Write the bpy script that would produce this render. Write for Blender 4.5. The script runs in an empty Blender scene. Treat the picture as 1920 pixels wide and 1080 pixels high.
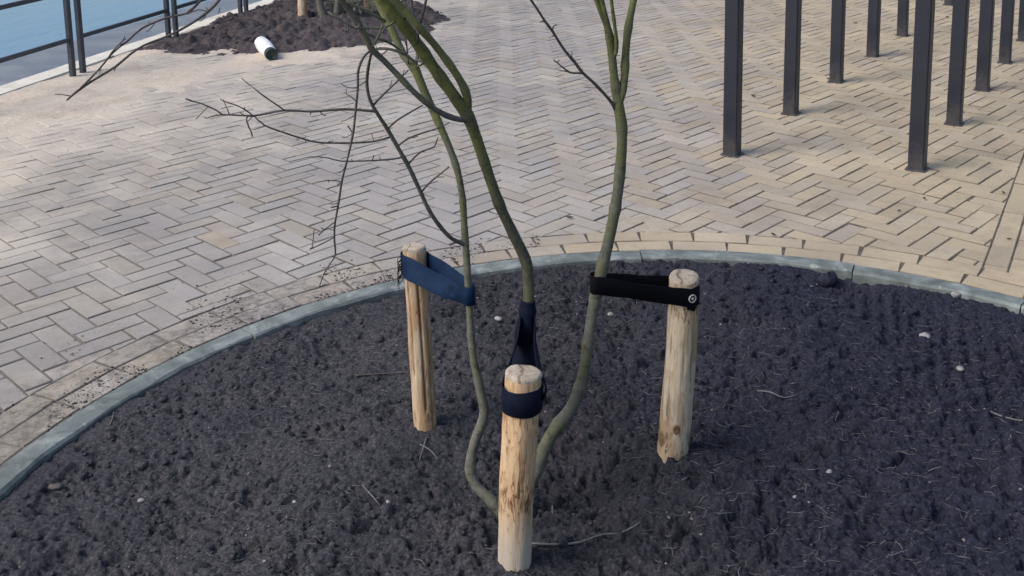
import bpy, math, random
import numpy as np
from mathutils import Vector, Matrix

random.seed(7)
RNG = np.random.default_rng(11)
S = bpy.context.scene
COL = S.collection
R = math.radians

# ------------------------------------------------------------------ camera
CAM_H, FPX, PYC, PITCH, ROLL = 1.5, 1973.557, 41.134, R(9.6505), R(-0.9727)
Rv0, Uv0 = Vector((1, 0, 0)), Vector((0, math.sin(PITCH), math.cos(PITCH)))
FWD = Vector((0, math.cos(PITCH), -math.sin(PITCH)))
RGT = math.cos(ROLL) * Rv0 + math.sin(ROLL) * Uv0
UPV = -math.sin(ROLL) * Rv0 + math.cos(ROLL) * Uv0
CAM = Vector((0, 0, CAM_H))
cd = bpy.data.cameras.new('camera')
cd.sensor_fit = 'HORIZONTAL'
cd.sensor_width = 36
cd.lens = 36 * FPX / 1920
cd.shift_y = -(540 - PYC) / 1920
cd.clip_start = 0.05
cd.clip_end = 2000
co = bpy.data.objects.new('camera', cd)
COL.objects.link(co)
m = Matrix.Identity(4)
for i in range(3):
    m[i][0], m[i][1], m[i][2], m[i][3] = RGT[i], UPV[i], -FWD[i], CAM[i]
co.matrix_world = m
S.camera = co

# ------------------------------------------------------------------ sky, sun, exposure
SUN_EL, SUN_AZ = R(46), R(-112)          # azimuth from +Y towards +X
W = bpy.data.worlds.new('World')
S.world = W
W.use_nodes = True
nt = W.node_tree
nt.nodes.clear()
sky = nt.nodes.new('ShaderNodeTexSky')
sky.sky_type = 'NISHITA'
sky.sun_disc = False
sky.sun_elevation = SUN_EL
sky.sun_rotation = SUN_AZ
sky.air_density = 1.0
sky.dust_density = 3.5
sky.ozone_density = 1.0
bg = nt.nodes.new('ShaderNodeBackground')
bg.inputs['Strength'].default_value = 0.13
wo = nt.nodes.new('ShaderNodeOutputWorld')
nt.links.new(sky.outputs[0], bg.inputs[0])
nt.links.new(bg.outputs[0], wo.inputs[0])
sd = bpy.data.lights.new('sun', 'SUN')
sd.energy = 1.4
sd.angle = R(30)
sd.color = (1.0, 0.965, 0.91)
so = bpy.data.objects.new('sun', sd)
COL.objects.link(so)
sdir = Vector((math.sin(SUN_AZ) * math.cos(SUN_EL), math.cos(SUN_AZ) * math.cos(SUN_EL), math.sin(SUN_EL)))
so.rotation_euler = sdir.to_track_quat('Z', 'Y').to_euler()
S.view_settings.view_transform = 'Standard'
S.view_settings.look = 'None'
S.view_settings.exposure = 0.56
S.view_settings.gamma = 1.0

# ------------------------------------------------------------------ helpers
def P(px, py, Y):
    """point of the world seen at photo pixel (px, py), at distance Y in front"""
    d = FWD + (px - 960) / FPX * RGT + (PYC - py) / FPX * UPV
    return CAM + d * (Y / d.y)

def G(px, py, z=0.0):
    d = FWD + (px - 960) / FPX * RGT + (PYC - py) / FPX * UPV
    return CAM + d * ((z - CAM_H) / d.z)

def rad(p, dpx):
    """radius in metres of something dpx photo pixels thick at point p"""
    return 0.5 * dpx * (p - CAM).dot(FWD) / FPX

def mesh(name, V, F, mat=None, parent=None, smooth=True, kind=None):
    me = bpy.data.meshes.new(name)
    me.from_pydata([tuple(v) for v in V], [], [tuple(f) for f in F])
    if smooth:
        me.polygons.foreach_set('use_smooth', [True] * len(me.polygons))
    if mat:
        me.materials.append(mat)
    me.update()
    o = bpy.data.objects.new(name, me)
    COL.objects.link(o)
    if parent:
        o.parent = parent
        o.matrix_parent_inverse = Matrix.Translation(parent.location).inverted() if parent.type == 'EMPTY' else parent.matrix_world.inverted()
    if kind:
        o['kind'] = kind
    return o

def fastmesh(name, V, Q, mat, kind=None, smooth=True):
    """V (n,3) float array, Q (m,k) int array of k-gons"""
    me = bpy.data.meshes.new(name)
    k = Q.shape[1]
    me.vertices.add(len(V)); me.loops.add(Q.size); me.polygons.add(len(Q))
    me.vertices.foreach_set('co', np.asarray(V, np.float32).ravel())
    me.loops.foreach_set('vertex_index', Q.astype(np.int32).ravel())
    me.polygons.foreach_set('loop_start', np.arange(0, Q.size, k, dtype=np.int32))
    me.polygons.foreach_set('use_smooth', np.full(len(Q), smooth))
    me.update(calc_edges=True)
    me.materials.append(mat)
    o = bpy.data.objects.new(name, me)
    COL.objects.link(o)
    if kind:
        o['kind'] = kind
    return o

def thing(name, label, cat, loc, group=None):
    o = bpy.data.objects.new(name, None)
    o.empty_display_size = 0.1
    COL.objects.link(o)
    o.location = loc
    tag(o, label, cat, group)
    return o

def tag(o, label, cat, group=None):
    o['label'] = label
    o['category'] = cat
    if group:
        o['group'] = group
    return o

def hash2(ix, iy, seed):
    h = (ix.astype(np.int64) * 374761393 + iy.astype(np.int64) * 668265263 + seed * 974634221) & 0xffffffff
    h = ((h ^ (h >> 13)) * 1274126177) & 0xffffffff
    h = h ^ (h >> 16)
    return (h & 0xffff) / 65535.0

def vnoise(x, y, seed=0):
    x = np.asarray(x, float); y = np.asarray(y, float)
    ix, iy = np.floor(x).astype(np.int64), np.floor(y).astype(np.int64)
    fx, fy = x - ix, y - iy
    fx = fx * fx * fx * (fx * (fx * 6 - 15) + 10); fy = fy * fy * fy * (fy * (fy * 6 - 15) + 10)
    a, b = hash2(ix, iy, seed), hash2(ix + 1, iy, seed)
    c, d = hash2(ix, iy + 1, seed), hash2(ix + 1, iy + 1, seed)
    return (a + (b - a) * fx) * (1 - fy) + (c + (d - c) * fx) * fy - 0.5

def fbm(x, y, seed=0, octs=4, gain=0.5):
    r, a, f = 0, 1.0, 1.0
    for k in range(octs):
        r = r + a * vnoise(x * f + 17.3 * k, y * f - 9.1 * k, seed + k)
        a *= gain; f *= 2.03
    return r

def sstep(a, b, x):
    t = np.clip((np.asarray(x, float) - a) / (b - a), 0, 1)
    return t * t * (3 - 2 * t)

# ------------------------------------------------------------------ node materials
class Mat:
    def __init__(s, name, rough=0.8, spec=0.3):
        s.m = bpy.data.materials.new(name)
        s.m.use_nodes = True
        s.t = s.m.node_tree
        s.b = s.t.nodes['Principled BSDF']
        s.b.inputs['Roughness'].default_value = rough
        s.b.inputs['Specular IOR Level'].default_value = spec
    def n(s, typ, **kw):
        x = s.t.nodes.new('ShaderNode' + typ)
        for k, v in kw.items():
            setattr(x, k, v)
        return x
    def l(s, a, b):
        s.t.links.new(a, b)
    def coord(s, kind='Object', scale=(1, 1, 1), rot=(0, 0, 0)):
        if kind == 'Position':
            o = s.n('NewGeometry').outputs['Position']
        else:
            o = s.n('TexCoord').outputs[kind]
        mp = s.n('Mapping')
        mp.inputs['Scale'].default_value = scale
        mp.inputs['Rotation'].default_value = rot
        s.l(o, mp.inputs[0])
        return mp.outputs[0]
    def noise(s, vec, scale, detail=4, rough=0.55, dist=0):
        x = s.n('TexNoise')
        x.inputs['Scale'].default_value = scale
        x.inputs['Detail'].default_value = detail
        x.inputs['Roughness'].default_value = rough
        x.inputs['Distortion'].default_value = dist
        s.l(vec, x.inputs['Vector'])
        return x.outputs['Fac']
    def ramp(s, fac, stops):
        x = s.n('ValToRGB')
        e = x.color_ramp.elements
        while len(e) < len(stops):
            e.new(0.5)
        for k, (p, c) in enumerate(stops):
            e[k].position = p
            e[k].color = (c, c, c, 1) if isinstance(c, (int, float)) else (*c, 1)
        s.l(fac, x.inputs[0])
        return x.outputs[0]
    def mix(s, fac, a, b, mode='MIX'):
        x = s.n('Mix', data_type='RGBA', blend_type=mode)
        for v, i in ((fac, 0), (a, 6), (b, 7)):
            if isinstance(v, (int, float)):
                x.inputs[i].default_value = v
            elif isinstance(v, tuple):
                x.inputs[i].default_value = (*v, 1)
            else:
                s.l(v, x.inputs[i])
        return x.outputs[2]
    def math(s, op, a, b=None, clamp=False):
        x = s.n('Math', operation=op, use_clamp=clamp)
        for k, v in enumerate((a, b)):
            if v is None: continue
            if isinstance(v, (int, float)):
                x.inputs[k].default_value = v
            else:
                s.l(v, x.inputs[k])
        return x.outputs[0]
    def color(s, c):
        if isinstance(c, tuple):
            s.b.inputs['Base Color'].default_value = (*c, 1)
        else:
            s.l(c, s.b.inputs['Base Color'])
    def bump(s, h, strength=0.3, dist=0.01):
        x = s.n('Bump')
        x.inputs['Strength'].default_value = strength
        x.inputs['Distance'].default_value = dist
        s.l(h, x.inputs['Height'])
        s.l(x.outputs[0], s.b.inputs['Normal'])

BED = (0.452, 1.903)
BED_R = 1.8

def quay_dist(M):
    v = M.n('VectorMath', operation='DOT_PRODUCT')
    M.l(M.n('NewGeometry').outputs['Position'], v.inputs[0])
    v.inputs[1].default_value = (0.9743, -0.2255, 0)
    return M.math('ADD', v.outputs['Value'], 3.303 * 0.9743 + 6.618 * 0.2255)

def make_brick():
    M = Mat('brick', 0.82, 0.25)
    pos = M.coord('Position')
    at = M.n('Attribute', attribute_name='tint')
    n1 = M.noise(pos, 55, 5, 0.7)
    n2 = M.noise(pos, 320, 3, 0.6)
    c = M.mix(M.ramp(n1, [(0.3, 0.0), (0.75, 1.0)]), at.outputs['Color'], (0.26, 0.24, 0.225))
    c = M.mix(0.35, at.outputs['Color'], c)
    sp = M.ramp(n2, [(0.35, 0.72), (0.55, 1.0)])
    c = M.mix(0.6, c, M.mix(1.0, c, sp, 'MULTIPLY'))
    # large soft stains of damp and grime
    n3 = M.noise(pos, 2.3, 5, 0.6, 0.5)
    c = M.mix(1.0, c, M.ramp(n3, [(0.3, (0.82, 0.81, 0.82)), (0.6, (1.03, 1.02, 1.0))]), 'MULTIPLY')
    n5 = M.noise(pos, 0.7, 3, 0.5)
    c = M.mix(1.0, c, M.ramp(n5, [(0.35, (0.90, 0.89, 0.92)), (0.62, (1.05, 1.03, 1.0))]), 'MULTIPLY')
    n6 = M.noise(pos, 11, 7, 0.75, 0.8)
    n7 = M.noise(pos, 1.3, 4, 0.6)
    c = M.mix(M.ramp(M.math('ADD', M.math('MULTIPLY', n6, 0.6), M.math('MULTIPLY', n7, 0.4)), [(0.50, 0.0), (0.65, 0.5)]), c, (0.215, 0.18, 0.14))
    # sand blown over the bricks near the quay
    sf = M.math('ADD', M.math('MULTIPLY', quay_dist(M), -0.30), M.math('MULTIPLY', M.noise(pos, 2.2, 6, 0.65, 0.4), 1.5))
    c = M.mix(M.ramp(sf, [(0.0, 0.0), (0.55, 0.9)]), c, (0.51, 0.455, 0.385))
    # soil trodden over the edge of the bed: dark smudges along the ring
    vm = M.n('VectorMath', operation='DISTANCE')
    M.l(M.n('NewGeometry').outputs['Position'], vm.inputs[0])
    vm.inputs[1].default_value = (BED[0], BED[1], 0)
    near = M.ramp(M.math('MULTIPLY', M.math('SUBTRACT', vm.outputs['Value'], BED_R), 2.0), [(0.0, 1.0), (0.55, 0.35), (1.0, 0.0)])
    sx = M.n('SeparateXYZ'); M.l(M.n('NewGeometry').outputs['Position'], sx.inputs[0])
    left = M.ramp(M.math('ADD', M.math('MULTIPLY', sx.outputs[0], -0.7), 0.28), [(0.25, 0.0), (0.62, 1.0)])
    n4 = M.noise(pos, 34, 7, 0.78, 0.3)
    patch = M.noise(pos, 4.0, 3, 0.6)
    thr = M.math('ADD', M.math('MULTIPLY', n4, 0.65), M.math('MULTIPLY', patch, 0.35))
    sm = M.ramp(M.math('ADD', thr, M.math('MULTIPLY', M.math('MULTIPLY', near, left), 0.13)), [(0.57, 0.0), (0.70, 0.75)])
    sm = M.math('MULTIPLY', M.math('MULTIPLY', sm, M.ramp(near, [(0.0, 0.0), (0.3, 1.0)])), left)
    c = M.mix(sm, c, (0.10, 0.09, 0.08))
    M.color(c)
    M.bump(M.math('ADD', M.math('MULTIPLY', n1, 0.7), M.math('MULTIPLY', n2, 0.5)), 0.5, 0.004)
    return M.m

def make_joint():
    M = Mat('joint_sand', 0.95, 0.1)
    pos = M.coord('Position')
    jc = M.ramp(M.noise(pos, 40, 5), [(0.3, (0.050, 0.044, 0.038)), (0.7, (0.15, 0.132, 0.115))])
    sx = M.n('SeparateXYZ'); M.l(M.n('NewGeometry').outputs['Position'], sx.inputs[0])
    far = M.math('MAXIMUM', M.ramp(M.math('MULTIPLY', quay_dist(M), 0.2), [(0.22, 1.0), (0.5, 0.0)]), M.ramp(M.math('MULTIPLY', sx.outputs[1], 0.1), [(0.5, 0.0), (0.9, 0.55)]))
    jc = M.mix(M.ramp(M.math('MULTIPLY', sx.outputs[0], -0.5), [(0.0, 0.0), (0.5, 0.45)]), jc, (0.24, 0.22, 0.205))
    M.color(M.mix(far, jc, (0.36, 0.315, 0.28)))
    M.bump(M.noise(pos, 250, 4), 0.6, 0.004)
    return M.m

def make_sand():
    M = Mat('sand', 0.95, 0.1)
    pos = M.coord('Position')
    a = M.noise(pos, 3.0, 6, 0.65, 0.4)
    M.color(M.mix(0.5, M.ramp(a, [(0.3, (0.36, 0.30, 0.24)), (0.5, (0.52, 0.455, 0.375)), (0.7, (0.60, 0.54, 0.44))]),
                  M.ramp(M.noise(pos, 60, 5, 0.7), [(0.3, (0.36, 0.31, 0.27)), (0.7, (0.64, 0.57, 0.49))])))
    M.bump(M.noise(pos, 22, 6, 0.7), 0.6, 0.02)
    return M.m

def make_soil(name, c0, c1, c2, bscale=1.0, dry=False):
    M = Mat(name, 0.9, 0.18)
    pos = M.coord('Position')
    a = M.noise(pos, 140 * bscale, 5, 0.7)
    b = M.noise(pos, 3.2, 5, 0.6, 0.5)
    c = M.ramp(a, [(0.30, c0), (0.52, c1), (0.76, c2)])
    c = M.mix(1.0, c, M.ramp(b, [(0.32, (0.82, 0.83, 0.88)), (0.5, (1.0, 1.0, 1.0)), (0.68, (1.20, 1.12, 1.08))]), 'MULTIPLY')
    if dry:
        # the left half is drier and paler, the right half moist and darker
        sx = M.n('SeparateXYZ'); M.l(M.n('NewGeometry').outputs['Position'], sx.inputs[0])
        w = M.math('ADD', M.math('MULTIPLY', sx.outputs[0], 0.55), M.math('MULTIPLY', M.noise(pos, 2.0, 4), 0.6))
        c = M.mix(1.0, c, M.ramp(w, [(0.0, (1.50, 1.50, 1.42)), (0.40, (1.0, 1.0, 1.0)), (0.8, (0.66, 0.715, 0.96))]), 'MULTIPLY')
    M.color(c)
    M.bump(M.math('ADD', M.noise(pos, 210 * bscale, 5, 0.75), M.math('MULTIPLY', M.noise(pos, 70 * bscale, 4, 0.6), 0.8)), 0.7, 0.005)
    return M.m

def make_kerb():
    M = Mat('kerb_concrete', 0.75, 0.3)
    pos = M.coord('Position')
    a = M.noise(pos, 9, 6, 0.65, 0.6)
    c = M.ramp(a, [(0.32, (0.085, 0.102, 0.100)), (0.5, (0.145, 0.170, 0.168)), (0.66, (0.25, 0.280, 0.275))])
    c = M.mix(M.ramp(M.noise(pos, 45, 5, 0.7), [(0.56, 0.0), (0.72, 0.6)]), c, (0.08, 0.085, 0.08))
    c = M.mix(M.ramp(M.noise(pos, 26, 5, 0.7, 1.0), [(0.62, 0.0), (0.72, 0.7)]), c, (0.38, 0.42, 0.40))
    M.color(c)
    M.bump(M.noise(pos, 90, 6, 0.7), 0.5, 0.004)
    return M.m

def make_plain(name, c0, c1, scale, rough=0.7, spec=0.3, bs=80, bd=0.003, bst=0.4):
    M = Mat(name, rough, spec)
    pos = M.coord('Object')
    M.color(M.ramp(M.noise(pos, scale, 5, 0.65, 0.3), [(0.32, c0), (0.68, c1)]))
    M.bump(M.noise(pos, bs, 4, 0.6), bst, bd)
    return M.m

def make_wood(name, pale, mid, brown, zbrown, foot=0.0):
    """peeled round wood; knots and bast left in streaks along the grain. zbrown: list of (height, half band) with brown patches"""
    M = Mat(name, 0.78, 0.25)
    o = M.n('TexCoord').outputs['Object']
    mp = M.n('Mapping'); mp.inputs['Scale'].default_value = (1, 1, 0.09); M.l(o, mp.inputs[0])
    g = M.noise(mp.outputs[0], 130, 6, 0.7, 0.3)
    c = M.ramp(g, [(0.28, mid), (0.5, pale), (0.75, tuple(min(1, v * 1.12) for v in pale))])
    mp2 = M.n('Mapping'); mp2.inputs['Scale'].default_value = (1, 1, 0.22); M.l(o, mp2.inputs[0])
    big = M.noise(mp2.outputs[0], 26, 5, 0.65, 0.8)
    c = M.mix(M.ramp(big, [(0.5, 0.0), (0.66, 0.7)]), c, mid)
    fine = M.noise(mp2.outputs[0], 95, 5, 0.7, 1.2)
    bast = M.noise(mp2.outputs[0], 17, 5, 0.7, 1.0)
    c = M.mix(M.ramp(bast, [(0.49, 0.0), (0.58, 0.7)]), c, tuple(a * b for a, b in zip(mid, (0.95, 0.75, 0.55))))
    crack = M.n('Mapping'); crack.inputs['Scale'].default_value = (1, 1, 0.045); M.l(o, crack.inputs[0])
    cr_ = M.noise(crack.outputs[0], 105, 4, 0.6, 0.2)
    c = M.mix(M.ramp(cr_, [(0.59, 0.0), (0.64, 0.7)]), c, brown)
    sx = M.n('SeparateXYZ'); M.l(o, sx.inputs[0])
    tot = None
    for z0, hw, amt in zbrown:
        t = M.math('SUBTRACT', 1.0, M.math('DIVIDE', M.math('ABSOLUTE', M.math('SUBTRACT', sx.outputs[2], z0)), hw), clamp=True)
        t = M.math('MULTIPLY', t, amt)
        tot = t if tot is None else M.math('MAXIMUM', tot, t)
    blot = M.noise(o, 14, 3, 0.5, 0.3)
    tot = M.math('MULTIPLY', tot, M.ramp(blot, [(0.36, 0.1), (0.52, 1.0)]))
    low = M.ramp(M.math('ADD', sx.outputs[2], M.math('MULTIPLY', M.math('SUBTRACT', big, 0.5), 0.12)), [(0.06, 1.0), (0.20, 0.0)])
    c = M.mix(M.math('MULTIPLY', low, foot), c, (0.42, 0.385, 0.325))
    f = M.ramp(M.math('ADD', fine, M.math('MULTIPLY', tot, 0.27)), [(0.60, 0.0), (0.70, 0.9)])
    warm = M.mix(M.math('MULTIPLY', tot, 0.75, clamp=True), c, tuple(0.5 * (a + b) for a, b in zip(pale, (0.50, 0.27, 0.12))))
    c = M.mix(f, warm, brown)
    M.color(c)
    M.bump(M.math('ADD', g, M.math('MULTIPLY', fine, 0.6)), 0.55, 0.005)
    return M.m

def make_endgrain():
    M = Mat('end_grain', 0.85, 0.2)
    o = M.coord('Object')
    w = M.n('TexWave', wave_type='BANDS', bands_direction='X')
    w.inputs['Scale'].default_value = 5.5; w.inputs['Distortion'].default_value = 5; w.inputs['Detail'].default_value = 3; w.inputs['Detail Scale'].default_value = 2.0
    M.l(o, w.inputs[0])
    c = M.ramp(M.noise(o, 45, 6, 0.7, 0.8), [(0.3, (0.20, 0.155, 0.115)), (0.52, (0.37, 0.32, 0.26)), (0.72, (0.46, 0.41, 0.34))])
    c = M.mix(M.ramp(w.outputs['Fac'], [(0.0, 0.7), (0.05, 0.0)]), c, (0.10, 0.07, 0.05))
    M.color(c)
    M.bump(M.noise(o, 160, 4), 0.5, 0.003)
    return M.m

def make_bark(name, grey0, grey1, green, g0, g1, gamt):
    """smooth young bark with a film of green algae that is thicker above height g0..g1"""
    M = Mat(name, 0.72, 0.25)
    pos = M.coord('Position')
    a = M.noise(pos, 60, 5, 0.65)
    c = M.ramp(a, [(0.3, grey0), (0.7, grey1)])
    sx = M.n('SeparateXYZ'); M.l(pos, sx.inputs[0])
    h = M.math('DIVIDE', M.math('SUBTRACT', sx.outputs[2], g0), g1 - g0, clamp=True)
    n = M.noise(pos, 16, 5, 0.65, 0.5)
    f = M.ramp(M.math('ADD', n, M.math('MULTIPLY', h, 0.35)), [(0.42, 0.0), (0.78, gamt)])
    c = M.mix(f, c, green)
    dark = M.ramp(M.noise(pos, 52, 5, 0.7, 0.5), [(0.56, 0.0), (0.66, 0.65)])
    pale = M.ramp(M.noise(pos, 75, 5, 0.7, 0.5), [(0.62, 0.0), (0.70, 0.5)])
    c = M.mix(pale, c, (0.17, 0.175, 0.13))
    # lenticels and scars run round the stem
    mp = M.n('Mapping'); mp.inputs['Scale'].default_value = (1, 1, 3.4); M.l(M.n('NewGeometry').outputs['Position'], mp.inputs[0])
    len_ = M.noise(mp.outputs[0], 48, 4, 0.7)
    c = M.mix(M.ramp(len_, [(0.60, 0.0), (0.66, 0.6)]), c, (0.035, 0.033, 0.026))
    c = M.mix(M.ramp(M.noise(mp.outputs[0], 85, 3, 0.6), [(0.63, 0.0), (0.68, 0.55)]), c, (0.20, 0.20, 0.16))
    # brighter moss in blotches
    c = M.mix(M.math('MULTIPLY', M.ramp(M.noise(pos, 9, 5, 0.7, 0.6), [(0.50, 0.0), (0.66, 0.75)]), h), c, (0.19, 0.215, 0.06))
    c = M.mix(dark, c, (0.028, 0.026, 0.022))
    M.color(c)
    M.bump(M.noise(pos, 130, 5, 0.7), 0.5, 0.003)
    return M.m

def make_strap(name, c0, c1, rough):
    M = Mat(name, rough, 0.12)
    o = M.coord('Object')
    M.color(M.ramp(M.noise(o, 30, 4, 0.6, 0.4), [(0.3, c0), (0.7, c1)]))
    w = M.n('TexWave', wave_type='BANDS', bands_direction='Z')
    w.inputs['Scale'].default_value = 130
    w.inputs['Distortion'].default_value = 1.0
    M.l(o, w.inputs[0])
    M.bump(w.outputs['Fac'], 0.25, 0.001)
    return M.m

def make_water():
    M = Mat('canal_water', 0.16, 0.5)
    pos = M.coord('Position', scale=(1, 0.5, 1), rot=(0, 0, R(20)))
    M.color(M.ramp(M.noise(pos, 0.5, 4), [(0.3, (0.055, 0.165, 0.27)), (0.7, (0.085, 0.20, 0.31))]))
    M.bump(M.noise(pos, 2.2, 4, 0.5, 0.5), 0.22, 0.08)
    return M.m

MB = make_brick(); MJ = make_joint(); MSAND = make_sand(); MKERB = make_kerb()
MSOIL = make_soil('soil_dark', (0.013, 0.0132, 0.0172), (0.031, 0.0315, 0.0395), (0.086, 0.0865, 0.101), 1.0, True)
MSOIL2 = make_soil('soil_far', (0.032, 0.028, 0.031), (0.070, 0.060, 0.064), (0.12, 0.10, 0.103), 0.35)
MQUAY = make_plain('quay_concrete', (0.50, 0.48, 0.43), (0.66, 0.64, 0.58), 6, 0.85, 0.2)
MLEDGE = make_plain('dark_ledge', (0.10, 0.12, 0.15), (0.19, 0.20, 0.215), 2.0, 0.45, 0.45, 30, 0.01)
def make_post():
    M = Mat('post_paint', 0.5, 0.4)
    o = M.coord('Object')
    c = M.ramp(M.noise(o, 7, 5, 0.65, 0.3), [(0.32, (0.012, 0.0135, 0.024)), (0.68, (0.020, 0.0220, 0.035))])
    sx = M.n('SeparateXYZ'); M.l(o, sx.inputs[0])
    f = M.math('SUBTRACT', 1.0, M.math('MULTIPLY', sx.outputs[2], 5.5), clamp=True)
    n = M.noise(M.coord('Position'), 24, 5, 0.7)
    c = M.mix(M.ramp(M.math('ADD', M.math('MULTIPLY', f, 0.5), n), [(0.66, 0.0), (1.05, 0.35)]), c, (0.12, 0.105, 0.09))
    M.color(c)
    M.bump(M.noise(o, 120, 4), 0.2, 0.001)
    return M.m
MPOST = make_post()
MRAIL = make_plain('railing_paint', (0.024, 0.031, 0.045), (0.045, 0.052, 0.066), 8, 0.5, 0.4, 120, 0.001, 0.2)
MFLAT = make_plain('ring_dirt', (0.02, 0.02, 0.02), (0.05, 0.045, 0.04), 20, 0.9)
MPIPE = make_plain('white_plastic', (0.66, 0.69, 0.69), (0.78, 0.80, 0.80), 9, 0.4, 0.45, 60, 0.001, 0.1)
MCAP = make_plain('black_plastic', (0.012, 0.022, 0.022), (0.028, 0.04, 0.04), 30, 0.45, 0.4)
MSTONE = make_plain('pale_stone', (0.15, 0.147, 0.15), (0.33, 0.32, 0.315), 90, 0.85)
MGRIT = make_plain('pale_grit', (0.09, 0.085, 0.085), (0.26, 0.245, 0.235), 14, 0.85)
MCLOD = make_plain('brown_clod', (0.075, 0.064, 0.064), (0.17, 0.145, 0.14), 60, 0.9)
MFIB = make_plain('root_fibre', (0.07, 0.07, 0.08), (0.19, 0.185, 0.185), 30, 0.85)
MLEAF = make_plain('dead_leaf', (0.025, 0.02, 0.016), (0.06, 0.045, 0.03), 40, 0.8)
MSTEEL = make_plain('zinc_washer', (0.30, 0.30, 0.31), (0.45, 0.45, 0.46), 200, 0.4, 0.5)
MCRUMB = make_plain('soil_crumb', (0.034, 0.032, 0.040), (0.085, 0.080, 0.090), 25, 0.92, 0.15, 220, 0.003, 0.6)

# ------------------------------------------------------------------ paving, one brick after another
QA = Vector((-3.303, 6.618)); QD = Vector((0.716, 3.093)).normalized()       # quay edge
QN = Vector((QD.y, -QD.x))                                                    # towards the land
LA = Vector((1.478, 3.226)); LD = Vector((0.879, 1.483)).normalized()         # soldier line at the right
LN = Vector((LD.y, -LD.x))                                                    # to the right of it
COPING = 0.16

def clip(poly, n, d):
    """keep the part of convex poly where n.p >= d"""
    out = []
    k = len(poly)
    for i in range(k):
        a, b = poly[i], poly[(i + 1) % k]
        da, db = n[0] * a[0] + n[1] * a[1] - d, n[0] * b[0] + n[1] * b[1] - d
        if da >= 0:
            out.append(a)
        if (da >= 0) != (db >= 0):
            t = da / (da - db)
            out.append((a[0] + t * (b[0] - a[0]), a[1] + t * (b[1] - a[1])))
    return out

def area(p):
    return 0.5 * sum(p[i][0] * p[(i + 1) % len(p)][1] - p[(i + 1) % len(p)][0] * p[i][1] for i in range(len(p)))

def inset(p, e):
    n = len(p)
    for i in range(n):
        pass
    res = p
    for i in range(n):
        a, b = p[i], p[(i + 1) % n]
        dx, dy = b[0] - a[0], b[1] - a[1]
        L = math.hypot(dx, dy)
        if L < 1e-6: continue
        nx, ny = -dy / L, dx / L
        res = clip(res, (nx, ny), nx * a[0] + ny * a[1] + e)
        if len(res) < 3: return None
    return res

BV, BF, BT = [], [], []
def clean(p):
    q = []
    for a in p:
        if not q or math.hypot(a[0] - q[-1][0], a[1] - q[-1][1]) > 0.0025:
            q.append(a)
    if len(q) > 2 and math.hypot(q[0][0] - q[-1][0], q[0][1] - q[-1][1]) < 0.0025:
        q.pop()
    return q

def add_brick(poly, col):
    poly = clean(poly)
    if len(poly) < 3 or area(poly) < 6e-5: return
    top = inset(poly, 0.0024)
    if not top or len(top) != len(poly):
        gx = sum(a[0] for a in poly) / len(poly); gy = sum(a[1] for a in poly) / len(poly)
        top = [(a[0] + 0.08 * (gx - a[0]), a[1] + 0.08 * (gy - a[1])) for a in poly]
    n = len(poly)
    cx = sum(a[0] for a in poly) / n; cy = sum(a[1] for a in poly) / n
    cl = lambda v, q: max(-q, min(q, v))
    dz = cl(random.gauss(0, 0.0010), 0.0016)
    tx, ty = cl(random.gauss(0, 0.007), 0.011), cl(random.gauss(0, 0.007), 0.011)
    b = len(BV)
    zz = lambda a, z: z + dz + tx * (a[0] - cx) + ty * (a[1] - cy)
    # match rotation of the two loops
    k = min(range(n), key=lambda j: math.hypot(top[j][0] - poly[0][0], top[j][1] - poly[0][1]))
    top = top[k:] + top[:k]
    for a in top: BV.append((a[0], a[1], zz(a, 0)))
    for a in poly: BV.append((a[0], a[1], zz(a, -0.0022)))
    for a in poly: BV.append((a[0], a[1], -0.012))
    BF.append(tuple(range(b, b + n))); BT.append(col)
    for i in range(n):
        j = (i + 1) % n
        BF.append((b + n + i, b + n + j, b + j, b + i)); BT.append(tuple(v * 0.72 for v in col))
        BF.append((b + 2 * n + i, b + 2 * n + j, b + n + j, b + n + i)); BT.append(tuple(v * 0.3 for v in col))

def brick_col(x, y, warm=0.0):
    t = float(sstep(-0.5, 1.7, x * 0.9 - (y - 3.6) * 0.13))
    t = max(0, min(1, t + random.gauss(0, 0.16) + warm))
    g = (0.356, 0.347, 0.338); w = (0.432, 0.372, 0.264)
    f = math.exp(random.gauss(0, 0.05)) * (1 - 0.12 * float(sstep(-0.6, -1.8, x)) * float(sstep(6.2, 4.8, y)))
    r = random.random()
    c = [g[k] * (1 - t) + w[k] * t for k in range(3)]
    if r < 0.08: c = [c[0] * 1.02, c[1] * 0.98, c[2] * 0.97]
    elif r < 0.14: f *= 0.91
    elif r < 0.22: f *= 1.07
    return tuple(v * f for v in c)

def rect(c, u, L, Wd):
    v = (-u[1], u[0])
    return [(c[0] + sx * L / 2 * u[0] + sy * Wd / 2 * v[0], c[1] + sx * L / 2 * u[1] + sy * Wd / 2 * v[1]) for sx, sy in ((-1, -1), (1, -1), (1, 1), (-1, 1))]

def rot(u, a):
    return (u[0] * math.cos(a) - u[1] * math.sin(a), u[0] * math.sin(a) + u[1] * math.cos(a))

RING1 = BED_R + 0.006
RING2 = RING1 + 0.095
RING_OUT = RING2 + 0.095

def out_circle(poly, r):
    cx = sum(a[0] for a in poly) / len(poly) - BED[0]; cy = sum(a[1] for a in poly) / len(poly) - BED[1]
    d = math.hypot(cx, cy)
    if d > r + 0.14: return poly
    if d < r - 0.14: return []
    n = (cx / d, cy / d)
    return clip(poly, n, n[0] * BED[0] + n[1] * BED[1] + r + 0.0015)

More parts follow.
